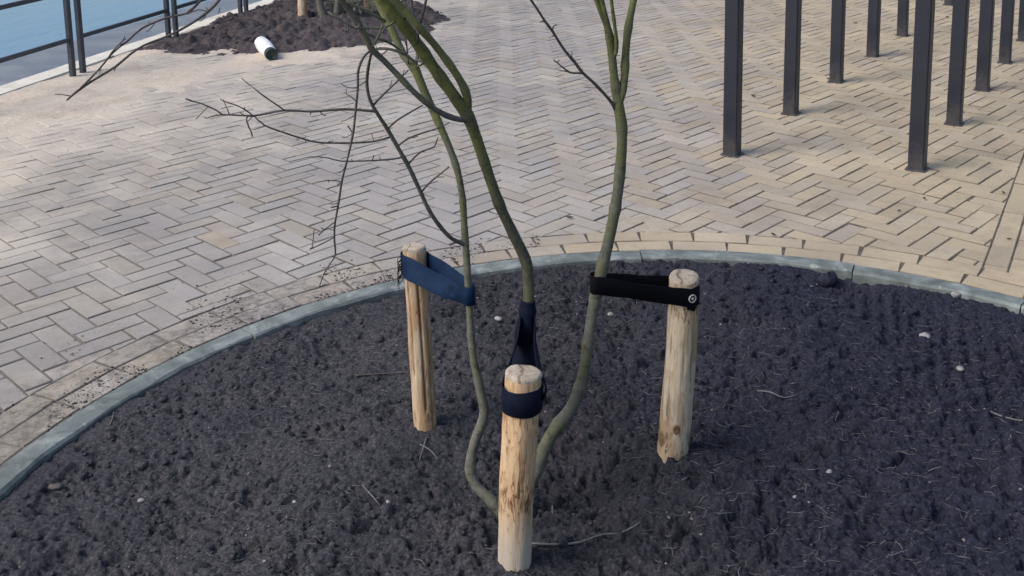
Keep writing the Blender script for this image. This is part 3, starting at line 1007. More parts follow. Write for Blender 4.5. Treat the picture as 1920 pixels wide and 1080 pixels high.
def go(part, items, mat, parent, seg=8, node=0.05, grow=None, jit=0.03):
    T = Tubes()
    for L in items:
        p, r = line(L)
        c, rr = T.add(p, r, seg, 0.012, node, jit)
        if part == 'twig' and seg <= 7:
            acc, nxt = 0, random.uniform(0.02, 0.05)
            for i in range(1, len(c)):
                acc += (c[i] - c[i - 1]).length
                if acc > nxt:
                    nxt = acc + random.uniform(0.025, 0.07)
                    d = (c[i] - c[i - 1]).normalized() * random.uniform(0.3, 1.0) + Vector((random.gauss(0, 1), random.gauss(0, 1), random.gauss(0.1, 0.8))).normalized()
                    Ls = random.choice((0.006, 0.008, 0.012, 0.02, 0.035))
                    q1 = c[i] + d.normalized() * Ls * 0.6
                    q2 = q1 + (d.normalized() + Vector((0, 0, random.uniform(-0.2, 0.6)))) * Ls * 0.4
                    T.add([c[i], q1, q2], [min(rr[i] * 0.7, 0.0013), 0.0010, 0.0009], 5, 0.01, 0, 0)
    for p, r in (grow or []):
        T.add(p, r, max(5, seg - 2), 0.02, node, jit)
    return T.build(part, mat, parent)

def up(last, r, d, n, length, bend=0.25):
    """carry a stem on above the picture"""
    pts, rr = [Vector(last)], [r]
    d = Vector(d).normalized()
    for i in range(n):
        d = (d + Vector((random.gauss(0, bend), random.gauss(0, bend), random.gauss(0.12, 0.1))) * 0.35).normalized()
        pts.append(pts[-1] + d * length / n); rr.append(r * (1 - 0.85 * (i + 1) / n))
    return pts, rr

def sprays(pts, rr, k, L0):
    out = []
    for _ in range(k):
        i = random.randrange(1, len(pts) - 1)
        d = Vector((random.gauss(0, 1), random.gauss(0, 1), random.uniform(0.1, 0.9)))
        out.append(up(pts[i], max(rr[i] * 0.45, 0.0015), d, 4, L0 * random.uniform(0.5, 1.1)))
    return out

# left stem
s1 = [(945, 972, 2.17, 18), (922, 940, 2.18, 19), (892, 910, 2.20, 19), (882, 878, 2.215, 19), (888, 835, 2.23, 18), (903, 795, 2.24, 18), (908, 768, 2.245, 19), (899, 725, 2.255, 16.5),
      (886, 660, 2.27, 13.5), (880, 575, 2.29, 13), (876, 500, 2.30, 13.5), (871, 430, 2.31, 13), (867, 370, 2.32, 12.5), (857, 318, 2.33, 12.5), (840, 270, 2.34, 13), (820, 225, 2.35, 14),
      (795, 170, 2.36, 16), (776, 125, 2.37, 17), (757, 104, 2.38, 15), (742, 72, 2.39, 14), (727, 40, 2.40, 14), (706, 0, 2.42, 13), (690, -40, 2.43, 12)]
e = up(P(690, -40, 2.43), 0.007, (-0.35, 0.05, 1), 6, 0.8)
go('stem', [s1], MSTEM, tree, 12, 0.09, [e] + sprays(*e, 6, 0.4))
# middle stem
s2 = [(962, 950, 2.12, 24), (966, 880, 2.14, 24), (972, 790, 2.18, 24), (980, 690, 2.225, 24), (987, 620, 2.245, 24), (991, 560, 2.26, 21), (990, 515, 2.27, 20.5), (984, 484, 2.27, 22), (962, 438, 2.265, 20), (935, 380, 2.25, 20),
      (911, 312, 2.24, 20), (893, 258, 2.23, 21.5), (877, 218, 2.22, 24.5), (855, 185, 2.21, 23), (826, 145, 2.20, 21.5), (795, 100, 2.19, 21.5), (768, 62, 2.18, 22), (742, 30, 2.17, 22), (715, -4, 2.16, 21), (690, -40, 2.15, 20)]
e = up(P(690, -40, 2.15), 0.013, (-0.4, -0.03, 1), 7, 1.0)
stem2 = go('stem', [s2], MSTEM2, tree, 14, 0.08, [e] + sprays(*e, 8, 0.5))
# right stem
s3 = [(962, 955, 2.22, 24), (985, 918, 2.25, 24), (1006, 882, 2.265, 25), (1020, 842, 2.275, 25), (1042, 803, 2.285, 24), (1066, 773, 2.29, 24), (1084, 738, 2.295, 23), (1096, 690, 2.30, 22), (1105, 625, 2.305, 21),
      (1116, 558, 2.31, 21), (1132, 490, 2.31, 22), (1148, 420, 2.31, 21), (1159, 355, 2.31, 20.5), (1165, 290, 2.31, 20), (1166, 240, 2.31, 20), (1161, 205, 2.31, 21), (1157, 180, 2.31, 19), (1151, 140, 2.31, 16), (1147, 100, 2.31, 16), (1141, 60, 2.305, 14), (1131, 20, 2.30, 13), (1122, -20, 2.30, 12)]
e = up(P(1122, -20, 2.30), 0.006, (-0.1, 0.0, 1), 6, 0.8)
go('stem', [s3], MSTEM, tree, 12, 0.10, [e] + sprays(*e, 5, 0.35))

# limbs
e = up(P(712, -30, 2.13), 0.007, (-0.3, -0.1, 1), 6, 0.8)
go('branch', [[(876, 212, 2.225, 16), (877, 188, 2.215, 16), (868, 160, 2.205, 15), (846, 125, 2.19, 14), (815, 84, 2.17, 14), (785, 50, 2.15, 14), (748, 8, 2.14, 14), (712, -30, 2.13, 13)]], MSTEM, tree, 10, 0.07, [e] + sprays(*e, 5, 0.4))
e = up(P(620, -30, 2.06), 0.006, (-0.6, -0.2, 0.8), 6, 0.7)
br = go('branch', [[(880, 224, 2.22, 11), (862, 224, 2.20, 11), (838, 217, 2.18, 10), (812, 202, 2.16, 10), (780, 176, 2.14, 10.5), (748, 143, 2.13, 11), (718, 112, 2.12, 11), (697, 92, 2.11, 11), (683, 64, 2.10, 12), (668, 38, 2.09, 13), (650, 12, 2.08, 13), (620, -30, 2.06, 12)]], MBRANCH, tree, 10, 0.06, [e] + sprays(*e, 4, 0.4))
# arching twigs off that limb, with the long hanging one
go('twig', [[(697, 94, 2.11, 5), (686, 102, 2.105, 5.5), (676, 118, 2.10, 5), (671, 140, 2.10, 5), (671, 165, 2.10, 4.5), (667, 205, 2.10, 4.5), (662, 250, 2.10, 4.5), (651, 300, 2.105, 4), (641, 340, 2.11, 4), (635, 380, 2.11, 4), (628, 420, 2.115, 3.6), (627, 450, 2.12, 3.4), (629, 477, 2.12, 3), (620, 493, 2.12, 2.6), (608, 512, 2.12, 2.3), (599, 537, 2.12, 1.8)],
            [(662, 252, 2.10, 3), (657, 243, 2.10, 2.6), (652, 236, 2.10, 4)], [(638, 340, 2.11, 2), (615, 338, 2.10, 2), (583, 345, 2.09, 1.6)],
            [(634, 386, 2.11, 2.8), (621, 389, 2.10, 2.8)], [(627, 417, 2.115, 2.6), (609, 430, 2.11, 2.4), (597, 441, 2.10, 3)],
            [(626, 445, 2.12, 2.6), (606, 456, 2.11, 2.4), (591, 463, 2.105, 2.3), (581, 467, 2.10, 4)], [(672, 160, 2.10, 2.6), (680, 157, 2.095, 2.2), (688, 150, 2.09, 2)],
            [(648, 312, 2.105, 2), (640, 322, 2.10, 1.8), (634, 324, 2.10, 1.6)], [(668, 190, 2.10, 2), (656, 180, 2.09, 1.7), (645, 173, 2.09, 1.5)]], MTWIG, tree, 6, 0.03)
go('twig', [[(697, 96, 2.11, 5), (712, 91, 2.11, 5), (735, 93, 2.115, 5.5), (757, 101, 2.13, 5.5), (776, 114, 2.16, 4)], [(728, 92, 2.112, 3), (720, 100, 2.105, 2.8), (714, 102, 2.10, 2.4)],
            [(697, 92, 2.11, 4.5), (703, 78, 2.10, 4), (712, 62, 2.10, 3.5), (716, 46, 2.09, 2.5)],
            [(684, 60, 2.10, 4.5), (704, 70, 2.12, 5), (728, 79, 2.15, 5), (745, 90, 2.2, 4.5), (760, 104, 2.3, 4)],
            [(615, 22, 2.05, 3.5), (640, 38, 2.06, 4), (664, 52, 2.08, 4.5), (690, 52, 2.10, 4.5), (718, 53, 2.12, 4), (738, 42, 2.16, 4)],
            [(722, 52, 2.12, 3.4), (712, 66, 2.11, 3), (702, 80, 2.11, 2.6)], [(718, 53, 2.12, 3), (717, 44, 2.12, 2.5)],
            [(650, 2, 2.07, 6), (672, 14, 2.09, 7), (696, 25, 2.11, 6.5), (722, 40, 2.16, 6)], [(664, 52, 2.08, 3.5), (673, 50, 2.08, 3), (672, 44, 2.08, 2.2)]], MPALE, tree, 7, 0.035)
# dark thin shoots by the thick stem
go('twig', [[(802, -12, 2.14, 4.5), (793, 25, 2.15, 4.8), (787, 50, 2.16, 4.5), (782, 78, 2.17, 4)]], MTWIG, tree, 6, 0.03)
go('twig', [[(770, -12, 2.2, 4), (774, 18, 2.2, 4.2), (778, 45, 2.19, 4)]], MTWIG, tree, 6, 0.03)
go('twig', [[(766, 120, 2.36, 3), (763, 90, 2.35, 3), (761, 70, 2.33, 2.4)]], MTWIG, tree, 6, 0.03)
go('twig', [[(740, 12, 2.16, 3.5), (748, 5, 2.16, 3.2), (760, 0, 2.15, 3), (775, -3, 2.15, 2.5)]], MTWIG, tree, 6, 0.03)
go('twig', [[(768, 32, 2.17, 4.5), (757, 34, 2.165, 3.5), (765, 25, 2.15, 2.4)]], MTWIG, tree, 6, 0.03)
go('twig', [[(778, 122, 2.37, 8), (783, 105, 2.38, 7), (781, 85, 2.39, 6), (770, 60, 2.4, 5), (762, 30, 2.41, 4.5), (758, -10, 2.42, 4)], [(780, 112, 2.37, 6), (792, 117, 2.36, 5), (815, 140, 2.33, 4), (830, 155, 2.3, 3)],
            [(776, 124, 2.37, 5), (790, 122, 2.36, 3), (796, 115, 2.35, 2.6)]], MBRANCH, tree, 7, 0.035)
# low branch of the left stem, with its side twigs
go('branch', [[(878, 462, 2.305, 9), (866, 456, 2.30, 8.5), (848, 448, 2.285, 7.5), (828, 428, 2.27, 7.5), (805, 395, 2.25, 7.5), (785, 352, 2.24, 7.5), (765, 310, 2.23, 7.5), (745, 275, 2.22, 7.5), (727, 243, 2.21, 7), (707, 212, 2.20, 6.5), (694, 188, 2.19, 6), (688, 160, 2.18, 5.5), (690, 130, 2.16, 5.5), (697, 96, 2.12, 5)]], MBRANCH, tree, 8, 0.035)
TW = [[(704, 209, 2.20, 6), (672, 206, 2.19, 5), (637, 205, 2.18, 5), (586, 209, 2.165, 4.5), (532, 207, 2.15, 4), (500, 213, 2.14, 3.8), (474, 217, 2.13, 3.5), (445, 216, 2.12, 3.5), (417, 215, 2.11, 3.2), (398, 218, 2.105, 2.4), (386, 222, 2.10, 2)],
      [(417, 215, 2.11, 2.8), (404, 206, 2.105, 2.5), (377, 194, 2.095, 2.4), (362, 190, 2.09, 2.6), (348, 185, 2.085, 3.2)], [(534, 207, 2.15, 2.8), (518, 196, 2.14, 2.6), (503, 186, 2.13, 2.6), (488, 175, 2.12, 2.4), (476, 165, 2.115, 2)],
      [(466, 217, 2.13, 3.2), (462, 223, 2.125, 3), (466, 237, 2.12, 2.8), (471, 247, 2.12, 2.6), (473, 256, 2.12, 3.2)], [(476, 218, 2.13, 2.5), (460, 206, 2.12, 2.3), (442, 197, 2.11, 2), (417, 189, 2.10, 2)],
      [(584, 209, 2.165, 2.6), (581, 216, 2.16, 2)],
      [(731, 257, 2.215, 4.5), (702, 265, 2.205, 4), (655, 268, 2.19, 3.8), (597, 267, 2.17, 3.5), (561, 258, 2.155, 3.2), (525, 246, 2.14, 3.2), (496, 235, 2.13, 3), (478, 219, 2.125, 2.5)], [(497, 236, 2.13, 2.4), (486, 240, 2.125, 2), (474, 244, 2.12, 1.8)],
      [(753, 295, 2.225, 4), (738, 298, 2.22, 3.6), (699, 301, 2.205, 3), (640, 302, 2.185, 2.6), (615, 296, 2.175, 2.2), (583, 294, 2.165, 1.8), (562, 299, 2.16, 1.5)], [(698, 301, 2.205, 2), (701, 291, 2.20, 1.8)],
      [(701, 196, 2.195, 4.5), (720, 176, 2.20, 4), (738, 159, 2.205, 3.6), (753, 144, 2.21, 3), (766, 131, 2.215, 2.4)], [(727, 242, 2.21, 4), (738, 231, 2.215, 4), (753, 220, 2.22, 3.6), (791, 198, 2.235, 3)],
      [(747, 273, 2.22, 3.8), (760, 263, 2.225, 3.6), (776, 255, 2.23, 3.4), (800, 247, 2.24, 3), (818, 241, 2.245, 2.5), (843, 230, 2.25, 1.8)],
      [(766, 308, 2.23, 3.6), (778, 294, 2.235, 3.4), (791, 284, 2.24, 3.2), (805, 279, 2.245, 3), (815, 274, 2.25, 2.6), (821, 258, 2.255, 2)],
      [(791, 359, 2.24, 4), (804, 344, 2.245, 3.6), (818, 332, 2.25, 3.3), (832, 321, 2.255, 2.6), (842, 313, 2.26, 3)]]
go('twig', TW, MTWIG, tree, 6, 0.03)
# twigs hanging in from the left-hand crown above the picture
go('twig', [[(470, -45, 2.0, 5), (430, -18, 2.0, 5), (392, 20, 1.98, 5), (362, 42, 1.97, 4.5), (318, 66, 1.96, 4.5), (270, 85, 1.95, 4.2), (244, 102, 1.945, 4), (218, 124, 1.94, 4.2), (176, 150, 1.93, 4), (146, 170, 1.92, 4.5), (125, 188, 1.915, 3.5)],
            [(400, -45, 1.99, 4), (385, -12, 1.985, 4), (368, 10, 1.98, 4), (350, 25, 1.97, 4), (310, 34, 1.96, 4), (266, 53, 1.95, 4.2), (240, 76, 1.94, 4), (212, 98, 1.935, 3.8), (184, 132, 1.93, 3.6), (150, 166, 1.92, 3.6)],
            [(205, 104, 1.935, 2.6), (218, 88, 1.93, 2.4), (236, 72, 1.93, 2)], [(352, 26, 1.97, 2.8), (372, 18, 1.965, 2.6), (390, 22, 1.96, 2.4)], [(186, 130, 1.93, 1.8), (190, 125, 1.93, 1.6), (186, 140, 1.925, 1.2)],
            [(412, 15, 1.99, 2.2), (410, 25, 1.985, 1.8)], [(290, 44, 1.955, 2), (280, 56, 1.95, 1.8), (274, 60, 1.95, 1.5)]], MTWIG, tree, 6, 0.03,
   [([P(470, -45, 2.0), P(540, -90, 2.02), P(620, -140, 2.05), P(690, -200, 2.1)], [0.003, 0.004, 0.005, 0.007]), ([P(400, -45, 1.99), P(470, -100, 2.02), P(560, -150, 2.05), P(650, -190, 2.1)], [0.0025, 0.003, 0.004, 0.005])])
# shoots of the right stem
e1 = up(P(1193, -30, 2.33), 0.008, (0.15, 0.05, 1), 6, 0.8)
go('branch', [[(1160, 196, 2.31, 15), (1167, 172, 2.31, 16), (1171, 145, 2.315, 15), (1173, 100, 2.32, 15), (1178, 52, 2.325, 14.5), (1186, 10, 2.33, 14), (1193, -30, 2.33, 13)]], MSTEM, tree, 10, 0.09, [e1] + sprays(*e1, 5, 0.35))
go('branch', [[(1143, 66, 2.305, 9), (1134, 42, 2.30, 8), (1124, 18, 2.295, 7.5), (1112, -15, 2.29, 7)], [(1149, 112, 2.31, 8), (1155, 98, 2.30, 7.5), (1156, 78, 2.295, 7), (1152, 45, 2.29, 6.5), (1148, 15, 2.285, 6.5), (1144, -20, 2.28, 6)]], MSTEM, tree, 8, 0.05)
go('twig', [[(1155, 208, 2.31, 8), (1148, 194, 2.30, 6.5), (1135, 178, 2.29, 5.5), (1110, 152, 2.27, 5.5), (1092, 136, 2.26, 5.5), (1078, 117, 2.25, 5.5), (1060, 96, 2.24, 5.2), (1046, 75, 2.23, 5), (1035, 57, 2.22, 5), (1022, 40, 2.21, 4.6), (1008, 18, 2.20, 4.4), (990, -8, 2.19, 4)],
            [(1093, 137, 2.26, 4.5), (1082, 137, 2.255, 4), (1069, 136, 2.25, 3.8), (1055, 126, 2.24, 3), (1038, 112, 2.235, 2.6)], [(1036, 56, 2.22, 3), (1038, 49, 2.22, 2.8), (1045, 46, 2.22, 2.4)], [(1021, 40, 2.21, 2.4), (1012, 41, 2.205, 2)]], MTWIG, tree, 7, 0.035)

# ------------------------------------------------------------------ tree ties
def ribbon(name, pts, ws, th, mat, parent=None):
    """closed loop of rubberised webbing: pts centre line, ws half-width vectors"""
    n = len(pts)
    V, F = [], []
    ws = [w * (1 + 0.03 * math.sin(i * 0.9) + random.uniform(-0.02, 0.02)) for i, w in enumerate(ws)]
    for i in range(n):
        t = (pts[(i + 1) % n] - pts[i - 1]).normalized()
        nn = t.cross(ws[i]).normalized() * th / 2
        for q in (pts[i] - ws[i] - nn, pts[i] + ws[i] - nn, pts[i] + ws[i] + nn, pts[i] - ws[i] + nn):
            V.append(q)
    for i in range(n):
        j = (i + 1) % n
        for k in range(4):
            k2 = (k + 1) % 4
            F.append((i * 4 + k, j * 4 + k, j * 4 + k2, i * 4 + k2))
    o = mesh(name, V, F, mat, parent, smooth=True)
    md = o.modifiers.new('bevel', 'BEVEL'); md.width = 0.0006; md.segments = 1
    return o

def belt(A, ra, B, rb, w, tw1=0.0, tw2=0.0, sag=0.0, n=14, wb=None, tiltA=0.0):
    """loop round a stake at A and a stem at B. tw1 / tw2: how far the two runs are turned to lie flat (radians)"""
    A, B = Vector(A), Vector(B)
    u = (B - A); u.z = 0; u.normalize()
    nrm = Vector((-u.y, u.x, 0))
    pts, ws = [], []
    wb = wb or w
    def put(p, out, t, ww):
        # t turns the width vector outwards from vertical
        pts.append(p); ws.append((Vector((0, 0, 1)) * math.cos(t) + out * math.sin(t)) * ww)
    for i in range(n + 1):
        a = math.pi / 2 + math.pi * i / n
        d = u * math.cos(a) + nrm * math.sin(a)
        put(A + d * ra, d, tiltA, w)
    def run(p, q, side, tw, w0, w1):
        for i in range(1, n):
            t = i / n
            put(p.lerp(q, t) + Vector((0, 0, -sag * math.sin(math.pi * t))), side, tw * math.sin(math.pi * min(1, t * 1.15)) ** 0.8 if t * 1.15 < 1 else 0.0, w0 + (w1 - w0) * t)
    run(A - nrm * ra, B - nrm * rb, -nrm, tw1, w, wb)
    for i in range(n + 1):
        a = -math.pi / 2 + math.pi * i / n
        d = u * math.cos(a) + nrm * math.sin(a)
        put(B + d * rb, d, 0, wb)
    run(B + nrm * rb, A + nrm * ra, nrm, tw2, wb, w)
    return pts, ws

MS1 = make_strap('strap_navy', (0.0030, 0.0042, 0.012), (0.0055, 0.0085, 0.024), 0.8)
MS2 = make_strap('strap_black', (0.0020, 0.0022, 0.0045), (0.0040, 0.0043, 0.008), 0.85)
MS3 = make_strap('strap_navy_skylit', (0.0016, 0.0075, 0.024), (0.0040, 0.019, 0.056), 0.6)  # same navy webbing, sky light on it painted in as brighter blue

def frac(st, f):
    t, b, tp, rb, rt = st
    return b.lerp(tp, f)

def at_py(st, py):
    """point on the stake axis that shows at photo row py"""
    lo, hi = 0.0, 1.1
    for k in range(40):
        f = 0.5 * (lo + hi)
        p = frac(st, f) - CAM
        y = PYC - FPX * p.dot(UPV) / p.dot(FWD)
        if y > py: lo = f
        else: hi = f
    return frac(st, lo)

# front tie
Aq = at_py(st1, 742); Bq = P(989, 610, 2.253)
t = thing('tree_tie', 'navy webbing tie wrapped round the honey coloured front stake', 'tree tie', Aq, 'webbing ties holding the stems')
p, w = belt(Aq, st1[4] * 1.09, Bq, rad(Bq, 24) * 1.1, 0.0265, tw1=-0.28, tw2=-0.28, sag=0.002, wb=0.029)
ribbon('strap', p, w, 0.0024, MS1, t)
# the band is wound down the stem
T = Tubes()
T.add([P(990, 564, 2.259), P(988, 600, 2.252), P(984, 640, 2.24), P(980, 690, 2.225), P(976, 740, 2.20)], [rad(Bq, 28), rad(Bq, 32), rad(Bq, 37), rad(Bq, 45), rad(Bq, 50)], 16, 0.006, 0.018, 0.02)
T.build('stem_wrap', MS1, t)
# loose tail of the band at the right side of the stake
q = [P(1010, 758, Aq.y - 0.004), P(1022, 742, Aq.y - 0.006), P(1024, 724, Aq.y - 0.006), P(1018, 710, Aq.y - 0.006), P(1010, 716, Aq.y - 0.012), P(1006, 745, Aq.y - 0.016)]
cc, _ = catmull(q, [1] * 6, 0.004)
V, F = [], []
for v in cc:
    V += [v + Vector((0.001, -0.006, 0.002)), v + Vector((0, 0.012, 0.002)), v + Vector((-0.002, 0.012, 0)), v + Vector((-0.002, -0.006, 0))]
for i in range(len(cc) - 1):
    for k in range(4):
        k2 = (k + 1) % 4
        F.append((i * 4 + k, i * 4 + 4 + k, i * 4 + 4 + k2, i * 4 + k2))
mesh('loose_end', V, F, MS1, t)

def washer(parent, c, nrm, r0):
    """round washer with the head of the nail in its middle"""
    nrm = nrm.normalized(); a_ = nrm.orthogonal().normalized(); b_ = nrm.cross(a_)
    n = 24
    for nm, prof in (('washer', [(0.72, -0.001), (1.0, -0.001), (1.0, 0.0014), (0.94, 0.0022), (0.78, 0.0022), (0.72, 0.0014), (0.72, -0.001)]),
                     ('nail_head', [(0.34, -0.001), (0.34, 0.0016), (0.26, 0.0026), (0.02, 0.003)])):
        V, F = [], []
        for f, h in prof:
            for k in range(n):
                t_ = 2 * math.pi * k / n
                V.append(c + (a_ * math.cos(t_) + b_ * math.sin(t_)) * r0 * f + nrm * h)
        for i in range(len(prof) - 1):
            for k in range(n):
                F.append((i * n + k, i * n + (k + 1) % n, (i + 1) * n + (k + 1) % n, (i + 1) * n + k))
        mesh(nm, V, F, MSTEEL, parent, smooth=False)

# right tie
Aq = at_py(st2, 547); Bq = P(1119, 531, 2.31)
t = thing('tree_tie', 'black webbing tie nailed to the pale right stake with a round washer', 'tree tie', Aq, 'webbing ties holding the stems')
p, w = belt(Aq, st2[4] * 1.08, Bq, rad(Bq, 21) * 1.15, 0.0235, tw1=0.12, tw2=0.25, sag=0.002, wb=0.022)
ribbon('strap', p, w, 0.0024, MS2, t)
ang = math.atan2(P(1298, 547, 2.34).x - Aq.x, -1)
d = (CAM - Aq); d.z = 0; d.normalize()
d = Vector((d.x * math.cos(0.6) - d.y * math.sin(0.6), d.x * math.sin(0.6) + d.y * math.cos(0.6), 0))
washer(t, Aq + d * (st2[4] * 1.08 + 0.0014) + Vector((0, 0, -0.001)), d, 0.0105)
# folded end of the band below the washer
e0 = Aq + d * (st2[4] * 1.10 + 0.001)
sd_ = Vector((-d.y, d.x, 0))
V = []
for k, (s_, z_) in enumerate(((-0.012, -0.019), (0.016, -0.019), (0.016, -0.024), (0.002, -0.031), (-0.006, -0.034))):
    V.append(e0 + sd_ * -s_ + Vector((0, 0, z_)))
for v in list(V): V.append(v + d * 0.002)
mesh('folded_end', V, [(4, 3, 2, 1, 0), (5, 6, 7, 8, 9)] + [(i, (i + 1) % 5, 5 + (i + 1) % 5, 5 + i) for i in range(5)], MS2, t, smooth=False)

# left tie
Aq = at_py(st3, 492); Bq = P(881, 553, 2.293)
t = thing('tree_tie', 'blue frayed webbing tie hanging twisted from the thin split stake', 'tree tie', Aq, 'webbing ties holding the stems')
p, w = belt(Aq, st3[4] * 1.10, Bq, rad(Bq, 15) * 1.3, 0.027, tw1=-0.85, tw2=0.75, sag=0.004, wb=0.022)
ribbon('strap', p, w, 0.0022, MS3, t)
# frayed threads at the cut end on the left of the stake
T = Tubes()
for k in range(16):
    y0 = 478 + k * 2.9
    a_ = P(757, y0, Aq.y - 0.016); b_ = P(749 - random.uniform(0, 4), y0 + random.uniform(4, 14), Aq.y - 0.018); c_ = P(747 + random.uniform(-2, 6), y0 + random.uniform(16, 26), Aq.y - 0.02)
    T.add([a_, b_, c_], [0.0014, 0.0011, 0.0006], 4, 0.01, 0, 0)
T.build('frayed_threads', MS2, t)

# ------------------------------------------------------------------ dark posts at the right
PA, PB, PS = Vector((1.0512, 4.9008)), Vector((1.8398, 4.6253)), Vector((0.48136, 0.74811))
PROT = -math.atan2(PS.x, PS.y)
def post_mesh():
    V, F = [], []
    h = 0.0355; c = 0.006
    sec = [(-h, -h + c), (-h + c, -h), (h - c, -h), (h, -h + c), (h, h - c), (h - c, h), (-h + c, h), (-h, h - c)]
    lv = [(1.0, -0.05), (1.0, 1.045), (0.93, 1.052), (0.0, 1.054)]
    for f, z in lv:
        for x, y in sec: V.append((x * f, y * f, z))
    for i in range(len(lv) - 1):
        for k in range(8):
            F.append((i * 8 + k, i * 8 + (k + 1) % 8, (i + 1) * 8 + (k + 1) % 8, (i + 1) * 8 + k))
    # foot collar
    b = len(V)
    for f, z in ((1.30, -0.01), (1.30, 0.004), (1.22, 0.006), (1.0, 0.0065)):
        for x, y in sec: V.append((x * f, y * f, z))
    for i in range(3):
        for k in range(8):
            F.append((b + i * 8 + k, b + i * 8 + (k + 1) % 8, b + (i + 1) * 8 + (k + 1) % 8, b + (i + 1) * 8 + k))
    me = bpy.data.meshes.new('metal_post')
    me.from_pydata(V, [], F); me.materials.append(MPOST); me.update()
    return me
pm = post_mesh()
ordn = ['nearest', 'second', 'third', 'fourth', 'fifth', 'sixth', 'seventh']
def post(x, y, label, rz=PROT):
    o = bpy.data.objects.new('metal_post', pm)
    COL.objects.link(o)
    o.location = (x, y, 0); o.rotation_euler = (random.gauss(0, 0.004), random.gauss(0, 0.004), rz + random.gauss(0, 0.02))
    tag(o, label, 'post', 'dark square posts standing in rows on the paving')
for i in range(5):
    q = PA + PS * i
    post(q.x, q.y, 'dark grey square post, %s from the front in the left row' % (ordn[i] if i else 'first'))
for i in range(5):
    q = PB + PS * i
    post(q.x, q.y, 'dark grey square post, %s from the front in the right row' % (ordn[i] if i else 'first'))
q = G(1779, 9)
post(q.x, q.y, 'dark post farthest away, its foot just showing behind the right row')

# ------------------------------------------------------------------ railing along the quay
def box(V, F, c, hx, hy, z0, z1, u):
    v = Vector((-u.y, u.x)); b = len(V)
    for z in (z0, z1):
        for sx, sy in ((-1, -1), (1, -1), (1, 1), (-1, 1)):
            V.append((c.x + u.x * hx * sx + v.x * hy * sy, c.y + u.y * hx * sx + v.y * hy * sy, z))
    F += [(b, b + 3, b + 2, b + 1), (b + 4, b + 5, b + 6, b + 7), (b, b + 1, b + 5, b + 4), (b + 1, b + 2, b + 6, b + 5), (b + 2, b + 3, b + 7, b + 6), (b + 3, b, b + 4, b + 7)]
A1 = Vector((-2.952, 6.995)); A2 = Vector((-2.693, 8.214))
RD = (A2 - A1).normalized(); SPN = (A2 - A1).length
def hz(px, py, q):
    """height of the point on the vertical above q that shows at row py"""
    lo, hi = 0.0, 1.4
    for k in range(40):
        h_ = 0.5 * (lo + hi)
        p = Vector((q.x, q.y, h_)) - CAM
        if PYC - FPX * p.dot(UPV) / p.dot(FWD) > py: lo = h_
        else: hi = h_
    return lo
Z1 = hz(133, 74, A1 - RD * 0.05); Z2 = hz(100, -8, A1 - RD * 0.2)
def panel(k, label):
    p0 = A1 + RD * (SPN * k + 0.057); p1 = A1 + RD * (SPN * (k + 1) - 0.057)
    t = thing('railing_panel', label, 'railing', (p0.x, p0.y, 0), 'steel railing panels along the quay')
    for c in (p0, p1):
        V, F = [], []
        box(V, F, c, 0.019, 0.016, -0.05, 1.02, RD)
        o = mesh('post', V, F, MRAIL, t, smooth=False)
        md = o.modifiers.new('bevel', 'BEVEL'); md.width = 0.003
    for z in (Z1, Z2, Z2 + (Z2 - Z1)):
        V, F = [], []
        mid = (p0 + p1) / 2
        box(V, F, mid, (p1 - p0).length / 2 - 0.021, 0.012, z - 0.014, z + 0.014, RD)
        o = mesh('rail', V, F, MRAIL, t, smooth=False)
        md = o.modifiers.new('bevel', 'BEVEL'); md.width = 0.003
panel(-1, 'dark railing panel at the left edge of the view, nearest')
panel(0, 'dark railing panel in the middle, ending at the soil heap')
panel(1, 'dark railing panel standing over the brown soil heap, farthest')
for k in (2,):
    panel(k, 'dark railing panel beyond the brown soil heap')

# ------------------------------------------------------------------ second bed with its heap of soil
C2 = (-1.98, 8.97); R2 = 1.50
sp = 0.014
xs = np.arange(C2[0] - 1.62, C2[0] + 1.62, sp); ys = np.arange(C2[1] - 1.62, C2[1] + 1.75, sp)
X, Y = np.meshgrid(xs, ys)
d = np.hypot(X - C2[0], Y - C2[1]) / (R2 * (1 + 0.05 * fbm(X * 2.0, Y * 2.0, 101, 3)))
ed = 1 - sstep(0.80, 1.02, d)
Z = -0.022 + 0.055 * ed + 0.02 * (1 - sstep(0.1, 0.95, d)) + ed * (0.035 * fbm(X * 3.2, Y * 3.2, 107, 4, 0.55) + 0.045 * fbm(X * 9, Y * 9, 113, 5, 0.68))
Z = Z + ed * 0.035 * np.clip(fbm(X * 7, Y * 7, 119, 2) * 3 - 0.5, 0, 1)
dq = (X - QA.x) * QN.x + (Y - QA.y) * QN.y
Z = np.where(dq < 0.30, np.minimum(Z, -0.02 + 0.05 * (dq - COPING) / 0.14 + 0.02), Z)
ny, nx = X.shape
idx = np.arange(nx * ny).reshape(ny, nx)
Q = np.stack([idx[:-1, :-1], idx[:-1, 1:], idx[1:, 1:], idx[1:, :-1]], -1).reshape(-1, 4)
keep = (d.ravel()[Q] < 1.06).all(1) & (dq.ravel()[Q] > COPING - 0.05).all(1)
fastmesh('soil_heap', np.stack([X.ravel(), Y.ravel(), Z.ravel()], 1), Q[keep], MSOIL2, 'structure')
Z2grid = Z
def z2(x, y):
    i = int(np.clip((x - xs[0]) / sp, 0, nx - 1)); j = int(np.clip((y - ys[0]) / sp, 0, ny - 1))
    return float(Z2grid[j, i])
n = 1500
t_ = RNG.uniform(0, 6.28, n); rr_ = R2 * 1.02 * np.sqrt(RNG.random(n))
lx = C2[0] + rr_ * np.cos(t_); ly = C2[1] + rr_ * np.sin(t_)
ok = ((lx - QA.x) * QN.x + (ly - QA.y) * QN.y) > 0.25
lx, ly = lx[ok], ly[ok]
